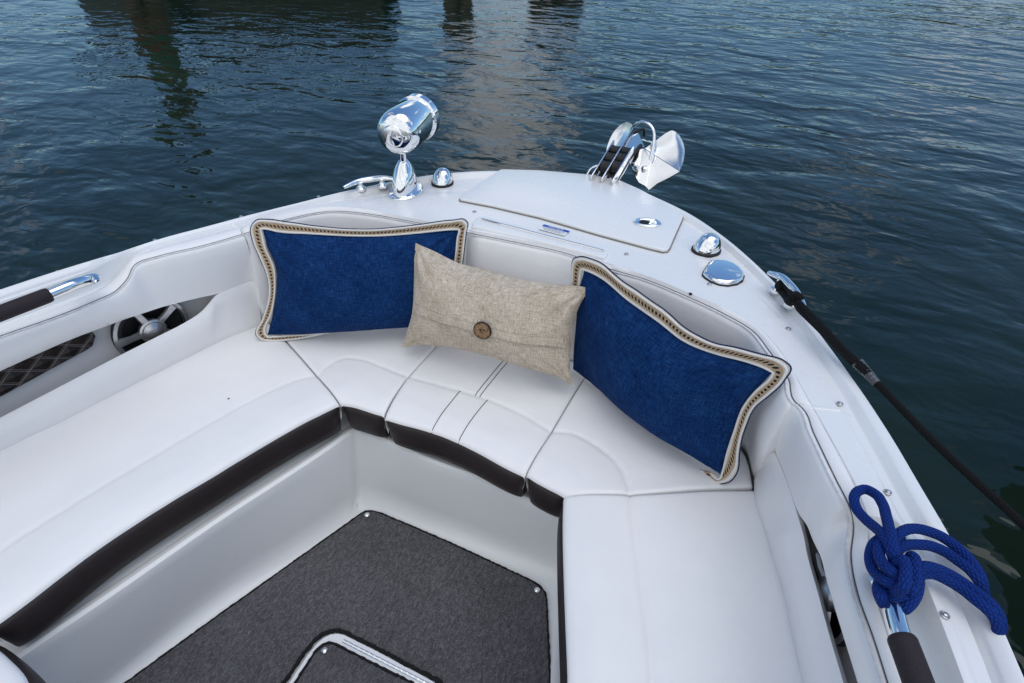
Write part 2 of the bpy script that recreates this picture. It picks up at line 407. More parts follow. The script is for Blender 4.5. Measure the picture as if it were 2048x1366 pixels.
# run on aft of the picture
def aft(P, side):
    q = [Vector(p) for p in P]; e = q[0] if side < 0 else q[-1]
    k = [(Vector((side*(abs(e.x)+dx), y, e.z+0.03))) for dx, y in ((0.085, -0.25), (0.12, -0.95), (0.13, -1.7))]
    return k[::-1]+q if side < 0 else q+k
O3 = aft(aft(O3, -1), 1); S3 = aft(aft(S3, -1), 1); T3 = aft(aft(T3, -1), 1)
dip = [1, 1, 1]+dip+[1, 1, 1]
NS = 8*(len(O3)-1)+1
Os, Ss, Ts = cr(O3, NS), cr(S3, NS), cr(T3, NS)
dips = [p.x for p in cr([Vector((d, 0, 0)) for d in dip], NS)]
rows = []
prof = [(0, -0.035), (-0.001, -0.012), (0.002, -0.003), (0.008, 0.0), (0.0225, 0.0), (0.025, -0.0015), (0.0335, -0.0125), (0.037, -0.0145)]
for d, z in prof:
    rows.append([o+(s-o).normalized()*d+Z*z for o, s in zip(Os, Ss)])
for k in range(1, 27):
    f = k/26; r = []
    for o, s, dp in zip(Os, Ss, dips):
        L = (s-o).length; a = 0.037/L; t = a+(1-a)*f
        p = o.lerp(s, t)
        base = deckz(p.y, -0.0145*(1-f)-0.0125*f+0.0015*math.sin(math.pi*f))
        if 0.28 < f < 0.36: base -= 0.0016
        # the scoop behind the hand rail
        fr = 0.36 if o.x < 0 else 0.47
        c = sst(fr-0.02, fr+0.2, f)
        p = Vector((p.x, p.y, base-0.05*max(0, dp)*c)); r.append(p)
    rows.append(r)
rows.append([s+(t-s).normalized()*0.002-Z*0.006 for s, t in zip(Ss, Ts)])
MB().grid(rows).build('deck', M['gel'], boat)
# hull outside
rows = []
for k in range(15):
    f = k/14; r = []
    for o in Os:
        if k == 0: p = o+Z*-0.034
        else:
            zz_ = o.z-0.034+(ZW-0.35-o.z)*f
            sc = 1.006-0.02*f-0.22*f**2.5+0.085*sst(0.05, 0.18, f)*(1-sst(0.5, 0.9, f))*(1-sst(1.0, 1.45, o.y))
            p = Vector((o.x*sc, (o.y+1.7)*(1.003-0.02*f-0.12*f*f)-1.7, zz_))
        r.append(p)
    rows.append(r)
MB().grid(rows).build('hull', M['gel'], boat)
# seam line between deck and vinyl
# padded top and backrests
def panel_rows(i0, i1, n, face, extra=None):
    """rows over key stations i0..i1 (indices into O3): vinyl lip, stitch groove, roll, then face rows"""
    idx = [i0+(i1-i0)*k/(n-1) for k in range(n)]
    def at(A, i):
        return A[max(0, min(len(A)-1, int(round(i*8))))]
    s_ = [at(Ss, i) for i in idx]; t_ = [at(Ts, i) for i in idx]
    return s_, t_, idx
def backpad(name, i0, i1, Bk, n=49, mid=None, matk='vinyl_white'):
    """Bk: 3-D key points of the bottom edge; mid: optional 3-D key points of a mid seam"""
    s_, t_, idx = panel_rows(i0, i1, n, None)
    bs = cr(Bk, n); ms = cr(mid, n) if mid else None
    rows = []
    inn = [((b-t)-Z*(b-t).z) for b, t in zip(bs, t_)]
    # inboard direction: perpendicular to the run of T, towards the cockpit
    nrm = []
    for i in range(n):
        d = t_[min(i+1, n-1)]-t_[max(i-1, 0)]; q = Vector((d.y, -d.x, 0)).normalized()
        if q.dot(Vector((0.0, 0.3, 0))-Vector((t_[i].x, t_[i].y, 0))) < 0: q = -q
        nrm.append(q)
    rows.append([s-Z*0.009 for s in s_])
    rows.append([s.lerp(t, 0.04)-Z*0.001 for s, t in zip(s_, t_)])
    rows.append([s.lerp(t, 0.18)+Z*0.003 for s, t in zip(s_, t_)])
    rows.append([s.lerp(t, 0.6)+Z*0.007 for s, t in zip(s_, t_)])
    rows.append([s.lerp(t, 0.93)+Z*0.004 for s, t in zip(s_, t_)])
    rows.append([t-Z*0.001 for t in t_])
    rows.append([t+q*0.005+Z*0.0025 for t, q in zip(t_, nrm)])
    rows.append([t+q*0.012-Z*0.002 for t, q in zip(t_, nrm)])
    rows.append([t+q*0.017-Z*0.012 for t, q in zip(t_, nrm)])
    K = 12
    for k in range(1, K+1):
        f = k/K; r = []
        for t, q, b_, i in zip(t_, nrm, bs, range(n)):
            a = t+q*0.018-Z*0.024
            if ms is not None:
                mm = ms[i]
                p = a.lerp(mm, f/0.5) if f <= 0.5 else mm.lerp(b_, (f-0.5)/0.5)
                g_ = abs(f-0.5)
                p = p+q*(0.010*math.sin(math.pi*min(1, abs(f-0.5)/0.5)) - 0.003*max(0, 1-g_/0.05))
            else:
                p = a.lerp(b_, f)+q*(0.016*math.sin(math.pi*f))
            r.append(p)
        rows.append(r)
    # tuck the two ends in so that neighbouring pads show a seam
    for r in rows[1:]:
        for e, e2 in ((0, 1), (n-1, n-2)):
            pass
    for j, r in enumerate(rows):
        for e, sgn in ((0, 1), (n-1, -1)):
            k = e
            for dd, amt in ((0, 0.010), (1, 0.003)):
                kk = e+sgn*dd
                r[kk] = r[kk]-nrm[kk]*amt*(1 if j > 5 else 0.0)-Z*(amt*0.7 if j <= 8 else 0)
    for r in rows: r.insert(0, r[0]-nrm[0]*0.05-Z*0.004); r.append(r[-1]-nrm[-1]*0.05-Z*0.004)
    o = MB().grid(rows).build(name, M[matk], boat, angle=60)
    st = MB().tube([t+Z*0.0008 for t in t_], 0.0009, 5); st.build('stitch_line', M['grey_thread'], o)
    st = MB().tube([t+q*0.0085+Z*0.0018 for t, q in zip(t_, nrm)], 0.0022, 6); st.build('piping', M['piping'], o)
    return o
A0 = 3                                   # station offset after the aft run
BL9 = U(524, 643); BR = [U(1485, 881), U(1512, 955)]
bowB = [BL9, Vector((-0.70,1.045,ZS)), Vector((-0.61,1.125,ZS)), Vector((-0.51,1.17,ZS)), Vector((-0.40,1.19,ZS)), Vector((-0.30,1.20,ZS)), Vector((-0.19,1.205,ZS))]
dn = Vector((0, 0, -0.02))
backpad('bow_backrest', A0+8.06, A0+14, [p+dn for p in bowB])
cB = [(-0.185,1.205),(-0.10,1.21),(-0.03,1.215),(0.05,1.215),(0.13,1.21),(0.225,1.205)]
backpad('center_backrest', A0+14.0, A0+17.0, [Vector((x, y, ZS-0.02)) for x, y in cB], 33)
rB = [Vector((0.23,1.205,ZS)), Vector((0.34,1.20,ZS)), Vector((0.44,1.185,ZS)), Vector((0.52,1.165,ZS)), Vector((0.585,1.14,ZS)), Vector((0.625,1.118,ZS)), BR[0], BR[1]]
backpad('bow_backrest', A0+17.0, A0+24.3, [p+dn for p in rB])

# ---- side panels with the long storage slot
def side_panel(side, i_list, TT, SU, SL, BB):
    """key pixel lists, same length, running from the frame edge to the bow joint (left) or bow joint to the frame edge (right)"""
    if side < 0:
        P1, P2 = U(0, 898), U(520, 645); tp = D(400, 492, -0.03)
    else:
        P1, P2 = U(1512, 957), U(1613, 1366); tp = D(1672, 960, -0.03)
    e = P2-P1; up_ = Vector((tp.x-P1.x, tp.y-P1.y, tp.z-P1.z)); nv = e.cross(up_).normalized()
    if nv.dot(CAM-P1) < 0: nv = -nv
    su = [PP(x, y, P1, nv) for x, y in SU]; sl = [PP(x, y, P1, nv) for x, y in SL]
    bb = [U(x, y) for x, y in BB]
    tt = TT
    n = 81
    def run(A):
        A = [Vector(a) for a in A]
        if side < 0:
            e_ = A[0]; k = [Vector((e_.x-0.06, -0.2, e_.z+0.02)), Vector((e_.x-0.10, -1.0, e_.z+0.03)), Vector((e_.x-0.11, -1.7, e_.z+0.03))][::-1]
            return k+A
        e_ = A[-1]; k = [Vector((e_.x+0.085, -0.2, e_.z+0.02)), Vector((e_.x+0.13, -1.0, e_.z+0.03)), Vector((e_.x+0.14, -1.7, e_.z+0.03))]
        return A+k
    su, sl = run(su), run(sl)
    bb = run(bb); 
    for p in bb: p.z = ZS
    K = len(su); n = 8*(K-1)+1
    su, sl, bb = cr(su, n), cr(sl, n), cr(bb, n)
    ti = [None]*K
    tkeys = tt; s_ = []; t_ = []
    for k in range(n):
        f = k/8; a = int(min(f, K-2)); i = tkeys[a]+(tkeys[a+1]-tkeys[a])*(f-a)
        j = i*8; j0 = int(max(0, min(NS-2, math.floor(j)))); fr = j-j0
        s_.append(Ss[j0].lerp(Ss[j0+1], fr)); t_.append(Ts[j0].lerp(Ts[j0+1], fr))
    q = Vector((nv.x, nv.y, 0)).normalized()
    rows = [[s-Z*0.022 for s in s_]]
    rows.append([s.lerp(t, 0.06)-Z*0.004 for s, t in zip(s_, t_)])
    rows.append([s.lerp(t, 0.22)+Z*0.003 for s, t in zip(s_, t_)])
    rows.append([s.lerp(t, 0.6)+Z*0.005 for s, t in zip(s_, t_)])
    rows.append([s.lerp(t, 0.93)+Z*0.003 for s, t in zip(s_, t_)])
    rows.append([t-Z*0.001 for t in t_])
    rows.append([t+q*0.005+Z*0.0025 for t in t_])
    rows.append([t+q*0.011-Z*0.001 for t in t_])
    rows.append([t+q*0.015-Z*0.010 for t in t_])
    for k in range(1, 9):
        f = k/9
        rows.append([(t+q*0.016-Z*0.02).lerp(u_, f)+q*0.006*math.sin(math.pi*f) for t, u_ in zip(t_, su)])
    rows.append([u_+q*0.001 for u_ in su])
    gap = [min(1.0, (a-b_).length/0.02) for a, b_ in zip(su, sl)]
    rows.append([u_-q*(0.006 if gp < 0.5 else 0.010) for u_, gp in zip(su, gap)])
    rows.append([u_-q*(0.006 if gp < 0.5 else 0.03)+Z*0.004*gp for u_, gp in zip(su, gap)])
    nm = 'side_backrest'
    top = MB().grid(rows); top_rows = rows
    # lower pad
    rows = []
    rows.append([l-q*(0.006 if gp < 0.5 else 0.024)-Z*0.08*gp for l, gp in zip(sl, gap)])
    rows.append([l-q*(0.006 if gp < 0.5 else 0.009)-Z*0.008*gp for l, gp in zip(sl, gap)])
    rows.append([l+q*0.001 for l in sl])
    rows.append([l.lerp(b_, 0.1)+q*0.009 for l, b_ in zip(sl, bb)])
    rows.append([l.lerp(b_, 0.22)+q*0.016*(0.4+0.6*gp) for l, b_, gp in zip(sl, bb, gap)])
    rows.append([l.lerp(b_, 0.5)+q*0.016*(0.4+0.6*gp) for l, b_, gp in zip(sl, bb, gap)])
    rows.append([l.lerp(b_, 0.8)+q*0.008 for l, b_ in zip(sl, bb)])
    rows.append([b_+q*0.006 for b_ in bb])
    rows.append([b_-q*0.01-Z*0.03 for b_ in bb])
    top.grid(rows)
    rim_ = [p for p in (top_rows+rows)]
    e_ = 0 if side > 0 else -1
    top.grid([[r[e_] for r in rim_], [r[e_]-q*0.05 for r in rim_]])
    # dip the bow end so that the joint to the bow pad reads as a seam
    o = top.build(nm, M['vinyl_white'], boat, angle=60)
    MB().tube([t+Z*0.0008 for t in t_], 0.0009, 5).build('stitch_line', M['grey_thread'], o)
    MB().tube([t+q*0.0085+Z*0.0018 for t in t_], 0.0022, 6).build('piping', M['piping'], o)
    # the pocket behind the slot
    dep = 0.070 if side < 0 else 0.058
    rows = [[u_-q*0.028+Z*0.03 for u_ in su], [u_-q*dep+Z*0.03 for u_ in su],
            [u_.lerp(l, 0.75)-q*(dep+0.004) for u_, l in zip(su, sl)],
            [l-q*(dep-0.006)-Z*0.05 for l in sl], [l-q*0.035-Z*0.10 for l in sl], [l-q*0.018-Z*0.09 for l in sl]]
    a = 0; bnd = n
    if side < 0: bnd = 89
    else: a = 8
    rows = [r[a:bnd] for r in rows]
    pk = MB().grid(rows); ee = bnd-a-1 if side < 0 else 0; ke = bnd-1 if side < 0 else a
    pk.add([su[ke]]+[r[ee] for r in rows]+[sl[ke]], [tuple(range(len(rows)+2))])
    pk.build('storage_pocket', M['vinyl_grey'], boat)
    return o, q, nv, P1, dep, su, sl, s_, t_
# left
LS = [(0,742),(151,675),(218,650),(262,634),(290,625),(320,615),(350,607),(399,595),(432,588),(512,556)]
LL = [(0,835),(150,757),(215,723),(260,700),(292,684),(322,669),(360,650),(401,624),(433,590),(512,557)]
LB = [(0,898),(140,830),(205,797),(255,771),(285,755),(315,741),(350,723),(400,698),(432,682),(520,646)]
LT = [0,1,2,3]+[A0+k for k in (1,2,3,4,5,6,7,7.25,7.95)]
lp, lq, ln, lP, ldep, lsu, lsl, _, lt = side_panel(-1, None, LT, LS, LL, LB)
RS = [(1548,896),(1570,948),(1600,1029),(1617,1055),(1626,1078),(1643,1115),(1656,1166),(1670,1212),(1692,1285),(1718,1366)]
RL = [(1547,897),(1569,949),(1597,1034),(1610,1080),(1614,1103),(1625,1145),(1637,1186),(1648,1228),(1667,1295),(1687,1362)]
RB = [(1513,962),(1516,1005),(1536,1064),(1545,1095),(1553,1120),(1565,1157),(1577,1205),(1588,1255),(1600,1310),(1613,1366)]
RT = [A0+k for k in (24.4,26,27,27.6,28,29,30,31,32,33)]+[A0+34,A0+35,A0+36]
rp, rq, rn, rP, rdep, rsu, rsl, _, rt_ = side_panel(1, None, RT, RS, RL, RB)
# short double stitches across the upper pads
def pad_stitch(par, pts, P, n, off=0.0085):
    MB().tube([PP(x, y, P+n*off, n) for x, y in pts], 0.0010, 5).build('stitch_line', M['grey_thread'], par)
pad_stitch(lp, [(131,630),(140,650),(152,672)], lP, ln); pad_stitch(lp, [(195,604),(205,625),(216,648)], lP, ln)
for pts in ([(1680,1232),(1690,1213),(1699,1203),(1710,1193)], [(1683,1240),(1693,1221),(1703,1209),(1712,1199)],
            [(1707,1318),(1717,1300),(1727,1288),(1736,1279)], [(1710,1326),(1721,1307),(1731,1294),(1738,1285)]):
    pad_stitch(rp, pts, rP, rn, 0.012)
# speakers in the pockets
def speaker(c, n, rad):
    x, y, z = frame(n, Vector((0, 0, 1))); Mx = basis(c, x, y, z)
    body = MB().lathe([(rad, -0.004), (rad, 0.008), (rad*0.97, 0.012), (rad*0.86, 0.012), (rad*0.83, 0.004)], Mx, 48, caps=False)
    sp_ = body.build('speaker', M['black_rubber'], boat)
    MB().lathe([(rad*0.99, 0.009), (rad*0.99, 0.0125), (rad*0.90, 0.0135), (rad*0.845, 0.009)], Mx, 40, caps=False).build('surround', M['speaker_grey'], sp_)
    MB().lathe([(rad*0.845, 0.006), (rad*0.78, 0.008), (rad*0.72, 0.002), (rad*0.3, -0.012), (0.0, -0.013)], Mx, 40, caps=False).build('cone', M['speaker_cone'], sp_)
    MB().lathe([(rad*0.36, 0.004), (rad*0.36, 0.016), (rad*0.31, 0.020), (rad*0.27, 0.018), (rad*0.25, 0.019), (rad*0.18, 0.025), (rad*0.09, 0.028), (0, 0.029)], Mx, 32).build('hub', M['speaker_grey'], sp_)
    for k in range(5):
        a = R(72*k+15); d = x*math.cos(a)+y*math.sin(a); e = z.cross(d); s = MB()
        rows = []
        for rr, wd, hh in ((0.33, 0.115, 0.015), (0.6, 0.10, 0.017), (0.88, 0.14, 0.016), (0.97, 0.15, 0.008)):
            p = c+d*(rad*rr)
            rows.append([p-e*(rad*wd)+z*(hh-0.006), p-e*(rad*wd*0.7)+z*hh, p+e*(rad*wd*0.7)+z*hh, p+e*(rad*wd)+z*(hh-0.006)])
        s.grid(rows); s.build('spoke', M['speaker_grey'], sp_)
    return sp_
lback = lP-lq*(ldep+0.001)
sc_ = PP(297, 652, lback, ln)
speaker(sc_+ln*0.020, ln, 0.097)
rback = rP-rq*(rdep-0.022)
speaker(PP(1668, 1190, rback, rn), rn, 0.080)
# dark quilted pad on the back wall of the left pocket
qp = [PP(x, y, lback, ln) for x, y in ((-420,905),(0,722),(175,650),(187,668),(181,687),(165,697),(0,786),(-420,985))]
qm = MB(); qm.slab(qp if (qp[1]-qp[0]).cross(qp[2]-qp[0]).dot(ln) > 0 else qp[::-1], ln, 0.022, -0.004, 0.008)
ex = (qp[1]-qp[0]).normalized(); ey = ln.cross(ex)
qm.uv = [((p-qp[0]).dot(ex), (p-qp[0]).dot(ey)) for p in qm.v]
qm.build('quilted_pad', M['quilt'], boat)

# ---- tub: ledge, walls, floor
ZL = 0.283
lk = [Vector((-0.62,-1.7,ZL)), Vector((-0.60,-0.7,ZL)), U(51,1316,ZL), U(214,1205,ZL), U(429,1055,ZL), U(669,896,ZL), U(698,875,ZL), U(711,867,ZL), U(727,872,ZL), U(857,927,ZL), U(986,976,ZL), U(1100,1034,ZL), Vector((0.315,0.775,ZL)), Vector((0.345,0.71,ZL)), Vector((0.47,0.42,ZL)), Vector((0.54,0.15,ZL)), Vector((0.60,-0.7,ZL)), Vector((0.62,-1.7,ZL))]
fk = [Vector((-0.60,-1.7,0)), Vector((-0.585,-0.7,0)), Vector((-0.553,-0.02,0)), U(232,1366,0), U(429,1209,0), U(680,1049,0), U(703,1030,0), U(716,1010,0), U(742,1010,0), U(860,1050,0), U(985,1097,0), U(1090,1135,0), U(1113,1146,0), Vector((0.345,0.73,0)), Vector((0.435,0.46,0)), Vector((0.52,0.15,0)), Vector((0.585,-0.7,0)), Vector((0.60,-1.7,0))]
n = 8*(len(lk)-1)+1
ls, fs = cr(lk, n), cr(fk, n)
rows = []
outd = []
for i in range(n):
    d = ls[min(i+1, n-1)]-ls[max(i-1, 0)]; q = Vector((-d.y, d.x, 0)).normalized()
    if q.dot(Vector((ls[i].x, ls[i].y-0.25, 0))) < 0: q = -q
    outd.append(q)
rows.append([l+q*0.14+Z*0.004 for l, q in zip(ls, outd)])
rows.append([l+q*0.030+Z*0.004 for l, q in zip(ls, outd)])
rows.append([l+q*0.022+Z*0.010 for l, q in zip(ls, outd)])
rows.append([l+q*0.010+Z*0.011 for l, q in zip(ls, outd)])
rows.append([l+q*0.002+Z*0.006 for l, q in zip(ls, outd)])
rows.append([l-Z*0.004 for l in ls])
for f in (0.1, 0.3, 0.5, 0.7, 0.86):
    rows.append([l.lerp(p, f) for l, p in zip(ls, fs)])
for a, b_ in ((0.004, 0.030), (0.010, 0.014), (0.022, 0.004), (0.036, 0.001), (0.07, 0.0005)):
    rows.append([Vector((p.x, p.y, 0))-q*a+Z*b_ for p, q in zip(fs, outd)])
MB().grid(rows).build('cockpit_liner', M['tub'], boat)
fl = MB(); fl.add([(-0.75,-1.7,0), (0.75,-1.7,0), (0.75,0.95,0), (-0.75,0.95,0)], [(0, 1, 2, 3)])
fl.build('cockpit_floor', M['tub'], boat)
# deckhead closing plate under the cushions (outboard of the ledge)
pl = MB(); pl.grid([[l+q*0.13+Z*0.003 for l, q in zip(ls, outd)], [l+q*0.55+Z*0.003 for l, q in zip(ls, outd)]]) if False else None

# ---- anchor locker lid, backrest lid, hinges, latch, notice
def on_deck(px, o): return [D(x, y, o) for x, y in px]
dn_ = Vector((0, -DS, 1)).normalized()
def ccw(P, n):
    a = Vector((0, 0, 0)); c = sum(P, Vector((0, 0, 0)))/len(P)
    for i in range(len(P)): a += (P[i-1]-c).cross(P[i]-c)
    return P if a.dot(n) > 0 else P[::-1]
lid_px = [(922,397),(919.5,400),(921,402.5),(986,415),(1080,437),(1197,471),(1300,499),(1325,505),(1334,504),(1339,498),(1350,472),(1363,443),(1365,437),(1362,433),(1336,415),(1306,398),(1278,383),(1240,366),(1180,354),(1080,345.5),(1010,343.5),(1000,344)]
lp3 = ccw(on_deck(lid_px, -0.010), dn_)
lid = MB().slab(lp3, dn_, 0.010, -0.006, 0.004).build('locker_lid', M['gel'], boat)
def ring(P, n, out, top, bot, inn=0.0):
    """flat raised strip just outside the outline P"""
    m = len(P); q = []; q2 = []
    for i in range(m):
        na = -n.cross(P[i]-P[i-1]).normalized(); nb = -n.cross(P[(i+1) % m]-P[i]).normalized(); h = (na+nb).normalized()
        k = 1/max(0.5, h.dot(na)); q.append(P[i]+h*out*k); q2.append(P[i]-h*inn*k)
    s = MB(); s.grid([[p+n*bot for p in q], [p+n*top for p in q], [p+n*top for p in q2], [p+n*bot for p in q2]], closed=True); return s
ring(lp3, dn_, 0.0026, 0.0022, -0.006, 0.002).build('gasket', M['hatch_gasket'], lid)  # dark strip standing in for the shaded gap around the lid
# latch: oval chrome dish with a finger hole and thumb piece
lc = D(1295, 446, 0.001); ax = (D(1317, 447, 0.001)-lc).normalized(); ay = dn_.cross(ax)
Ml = basis(lc, ax, ay, dn_)
la = MB().lathe([(0.040, -0.004), (0.040, 0.003), (0.037, 0.005), (0.033, 0.005), (0.031, 0.002), (0, 0.002)], Ml, 36, 1.0, 0.72).build('latch', M['chrome'], lid)
MB().lathe([(0.0145, 0.001), (0.0145, 0.0035), (0.012, 0.0045), (0, 0.0045)], basis(lc-ax*0.010, ax, ay, dn_), 24).build('finger_hole', M['speaker_cone'], la)
tl = MB().tube([lc+ax*0.004+dn_*0.007+ay*0.006, lc+ax*0.018+dn_*0.007+ay*0.008], 0.003, 8); tl.tube([lc+ax*0.004+dn_*0.007-ay*0.006, lc+ax*0.018+dn_*0.007-ay*0.002], 0.003, 8)
tl.lathe([(0.007, 0), (0.007, 0.006), (0.005, 0.008), (0, 0.008)], basis(lc+ax*0.021, ax, ay, dn_), 16); tl.build('thumb_piece', M['chrome'], la)
# lip of the centre backrest lid and its long hinge
lip_px = [(943,459),(944.5,451),(950,443),(959,438),(975,440),(1080,468),(1200,500),(1212,505),(1215,511),(1212,519),(1206,521.5),(1155,507),(1040,477.5),(960,460.5)]
MB().slab(ccw(on_deck(lip_px, -0.012), dn_), dn_, 0.009, -0.004, 0.006, 4).build('backrest_lid', M['gel'], boat)
h0, h1 = D(963, 437.5, 0.0), D(1207, 501, 0.0); hx = (h1-h0).normalized(); hy = dn_.cross(hx)
hg = MB(); hg.box(h0.lerp(h1, 0.5)-dn_*0.003, hx, hy, dn_, (h1-h0).length/2, 0.005, 0.0015)
K = 46
for k in range(K):
    a = h0.lerp(h1, (k+0.04)/K)-dn_*0.0005; b_ = h0.lerp(h1, (k+0.96)/K)-dn_*0.0005
    hg.tube([a, b_], 0.0030, 8)
hg.build('piano_hinge', M['steel'], boat)
# notice sticker
q = [D(1088, 449, -0.0085), D(1143, 463, -0.0085), D(1140, 473, -0.0085), D(1082, 458, -0.0085)]
sx = (q[1]-q[0]).normalized(); sy = dn_.cross(sx)
W_, H_ = 0.082, 0.036
c0 = q[0]-sy*0.0
st = MB(); st.box(c0+sx*W_/2-sy*H_/2, sx, sy, dn_, W_/2, H_/2, 0.0004); stk = st.build('notice_sticker', M['sticker_white'], boat, False)
st = MB(); st.box(c0+sx*W_/2-sy*H_*0.19, sx, sy, dn_, W_/2, H_*0.19, 0.0007); st.build('header_band', M['sticker_blue'], stk, False)
def text_mesh(name, body, size, loc, x, y, n, mat_, parent, align='CENTER'):
    cu = bpy.data.curves.new(name, 'FONT'); cu.body = body; cu.size = size; cu.align_x = align; cu.align_y = 'CENTER'; cu.extrude = 0.0002
    to = bpy.data.objects.new(name, cu); col.objects.link(to)
    dg = bpy.context.evaluated_depsgraph_get(); dg.update()
    me = bpy.data.meshes.new_from_object(to.evaluated_get(dg)); bpy.data.objects.remove(to)
    Mx = basis(loc, x, y, n)
    vs = [Mx @ v_.co for v_ in me.vertices]; fs_ = [tuple(p.vertices) for p in me.polygons]
    bpy.data.meshes.remove(me)
    return mesh_obj(name, vs, fs_, mat_, parent, False)
text_mesh('lettering', 'NOTICE', 0.0125, c0+sx*W_/2-sy*H_*0.19+dn_*0.001, sx, sy, dn_, M['sticker_white'], stk)
ln_ = MB()
for k, (a, b_) in enumerate(((0.08, 0.9), (0.12, 0.86), (0.2, 0.8))):
    y_ = H_*(0.52+0.16*k); t = a
    while t < b_:
        d = random.uniform(0.03, 0.09); ln_.box(c0+sx*W_*(t+d/2)-sy*y_+dn_*0.0006, sx, sy, dn_, W_*d/2, 0.0011, 0.0002); t += d+0.018
ln_.build('small_print', M['print_grey'], stk, False)
# snap studs along the deck
for x, y in ((115,543.5),(310,480),(482,433),(637,393),(949,423),(1253,508),(1577,657),(1680,807),(1776,984),(1890,1230),(1419,568)):
    Mx = basis(D(x, y, -0.0105), Vector((1, 0, 0)), Vector((0, 1, DS)).normalized(), dn_)
    a_ = MB().lathe([(0.0058, -0.002), (0.0058, 0.0008), (0.0048, 0.0014), (0.0034, 0.0012), (0.0032, 0.0026), (0.0026, 0.003), (0, 0.0031)], Mx, 16)
    a_.build('snap_stud', M['speaker_grey'], boat)
# drain-plug dot on the seat-side deck
MB().lathe([(0.004, -0.002), (0.004, 0.001), (0, 0.0012)], basis(D(1381, 587.5, -0.009), Vector((1, 0, 0)), Vector((0, 1, 0)), Z), 12).build('screw', M['black_rubber'], boat)

# ---- chrome deck fittings
def nav_light(px, py, heading, r=0.034):
    c = D(px, py, -0.0115); x = Vector((math.sin(heading), math.cos(heading), 0)); x = (x-dn_*x.dot(dn_)).normalized(); y = dn_.cross(x)
    Mx = basis(c, x, y, dn_)
    nl = MB().lathe([(1.08*r, -0.002), (1.08*r, 0.004), (1.02*r, 0.006), (0.6*r, 0.006)], Mx, 36, 1.16, 1.0).build('navigation_light', M['black_rubber'], boat)
    rows = []
    for k in range(17):
        f = k/16; th = math.pi/2*f; rr = r*math.cos(th)**0.8 if k < 16 else 0.0; zz_ = 0.006+0.042*math.sin(th)
        rows.append([Mx @ Vector((1.12*rr*math.cos(a)*(1-0.1*math.sin(th))+0.006*math.sin(th), rr*0.97*math.sin(a), zz_)) for a in (2*math.pi*j/36 for j in range(36))])
    MB().grid(rows, closed=True).build('cover', M['chrome'], nl)
    # the lens slit facing outboard and forward
    rows = []
    for k in range(5):
        th = math.pi/2*(0.12+0.10*k)
        rows.append([Mx @ Vector(((1.135*r*math.cos(th)**0.8*math.cos(a))*(1-0.1*math.sin(th))+0.006*math.sin(th), 0.985*r*math.cos(th)**0.8*math.sin(a), 0.006+0.0425*math.sin(th))) for a in (R(-70+140*j/12) for j in range(13))])
    MB().grid(rows).build('lens', M['speaker_cone'], nl)
    MB().lathe([(0.004, 0), (0.004, 0.0015), (0, 0.002)], Mx @ Matrix.Translation((0.004, 0, 0.0475)), 12).build('screw', M['speaker_grey'], nl)
nav_light(885, 366, R(-18)); nav_light(1412, 501, R(35))
# pointed oval cover
ov = [(1420,527),(1434,526),(1450,527.5),(1466,533),(1480,543),(1487,554),(1484,563),(1473,570),(1455,573),(1438,571),(1422,565),(1411,558),(1405,552),(1407,546),(1412,538)]
op = ccw(on_deck(ov, -0.012), dn_)
oc = MB().slab(op, dn_, 0.014, 0.003, 0.009, 5).build('cleat_cover', M['chrome'], boat)
ring(op, dn_, 0.0025, 0.0035, -0.001, 0.004).build('gasket', M['black_rubber'], oc)
# cleats
def cleat(feet, tips, lift):
    f0, f1 = feet; a, b_ = tips
    cl = MB()
    for f in feet:
        cl.lathe([(0.017, -0.004), (0.016, 0.003), (0.010, 0.008), (0.0078, 0.014), (0.0078, lift-0.006), (0.010, lift)], basis(f, Vector((1, 0, 0)), Vector((0, 1, 0)), Z), 16)
    mid = (f0+f1)/2+Z*(lift+0.004)
    path = cr([a, f0+Z*(lift+0.003), mid, f1+Z*(lift+0.003), b_], 33)
    rad = [0.004+0.0055*math.sin(math.pi*(k/32))**0.5 for k in range(33)]
    cl.tube(path, rad, 12)
    return cl.build('mooring_cleat', M['chrome'], boat)
cleat((D(722,377), D(765,371)), (D(687,375,0.022), D(792,358,0.022)), 0.022)
cleat((D(1555,579), D(1582,608)), (D(1536,545,0.03), D(1613,626,0.03)), 0.032)
# hand rails
def rail(path, i_grip, rc, rg, flange):
    p = cr(path, 60)
    k = int(60*i_grip)
    ra = MB().tube(p, rc, 16)
    ra.lathe([(rc*1.9, 0), (rc*1.9, 0.004), (rc*1.5, 0.008), (rc*1.1, 0.009)], flange, 24)
    ro = ra.build('hand_rail', M['chrome'], boat)
    gp = p[k:]; L = len(gp)
    MB().tube(gp, [rg*(0.93 if j in (0, L-1) else 1.0) for j in range(L)], 18).build('grip', M['foam_grip'], ro)
e = D(178, 561, -0.006)
pth = [e, D(175, 561, 0.004), D(160, 565, 0.010), D(97, 590, 0.012), D(0, 627, 0.012)]
d = (pth[4]-pth[3]).normalized(); pth += [pth[4]+d*0.2, pth[4]+d*0.42]
pth = pth[:4]+[pth[3].lerp(pth[4], 0.5), pth[4]]+pth[5:]
x, y, z = frame(Z); rail(pth, 0.42, 0.0130, 0.0165, basis(e, x, y, z))
e = D(1776, 1172, -0.05)
pth = [e, D(1778, 1176, -0.015), D(1783, 1200, 0.002), D(1798, 1262, 0.004), D(1816, 1310, 0.004), D(1842, 1380, 0.004)]
d = (pth[5]-pth[4]).normalized(); pth += [pth[5]+d*0.2, pth[5]+d*0.5]
rail(pth, 0.47, 0.0130, 0.0170, basis(e, x, y, z))
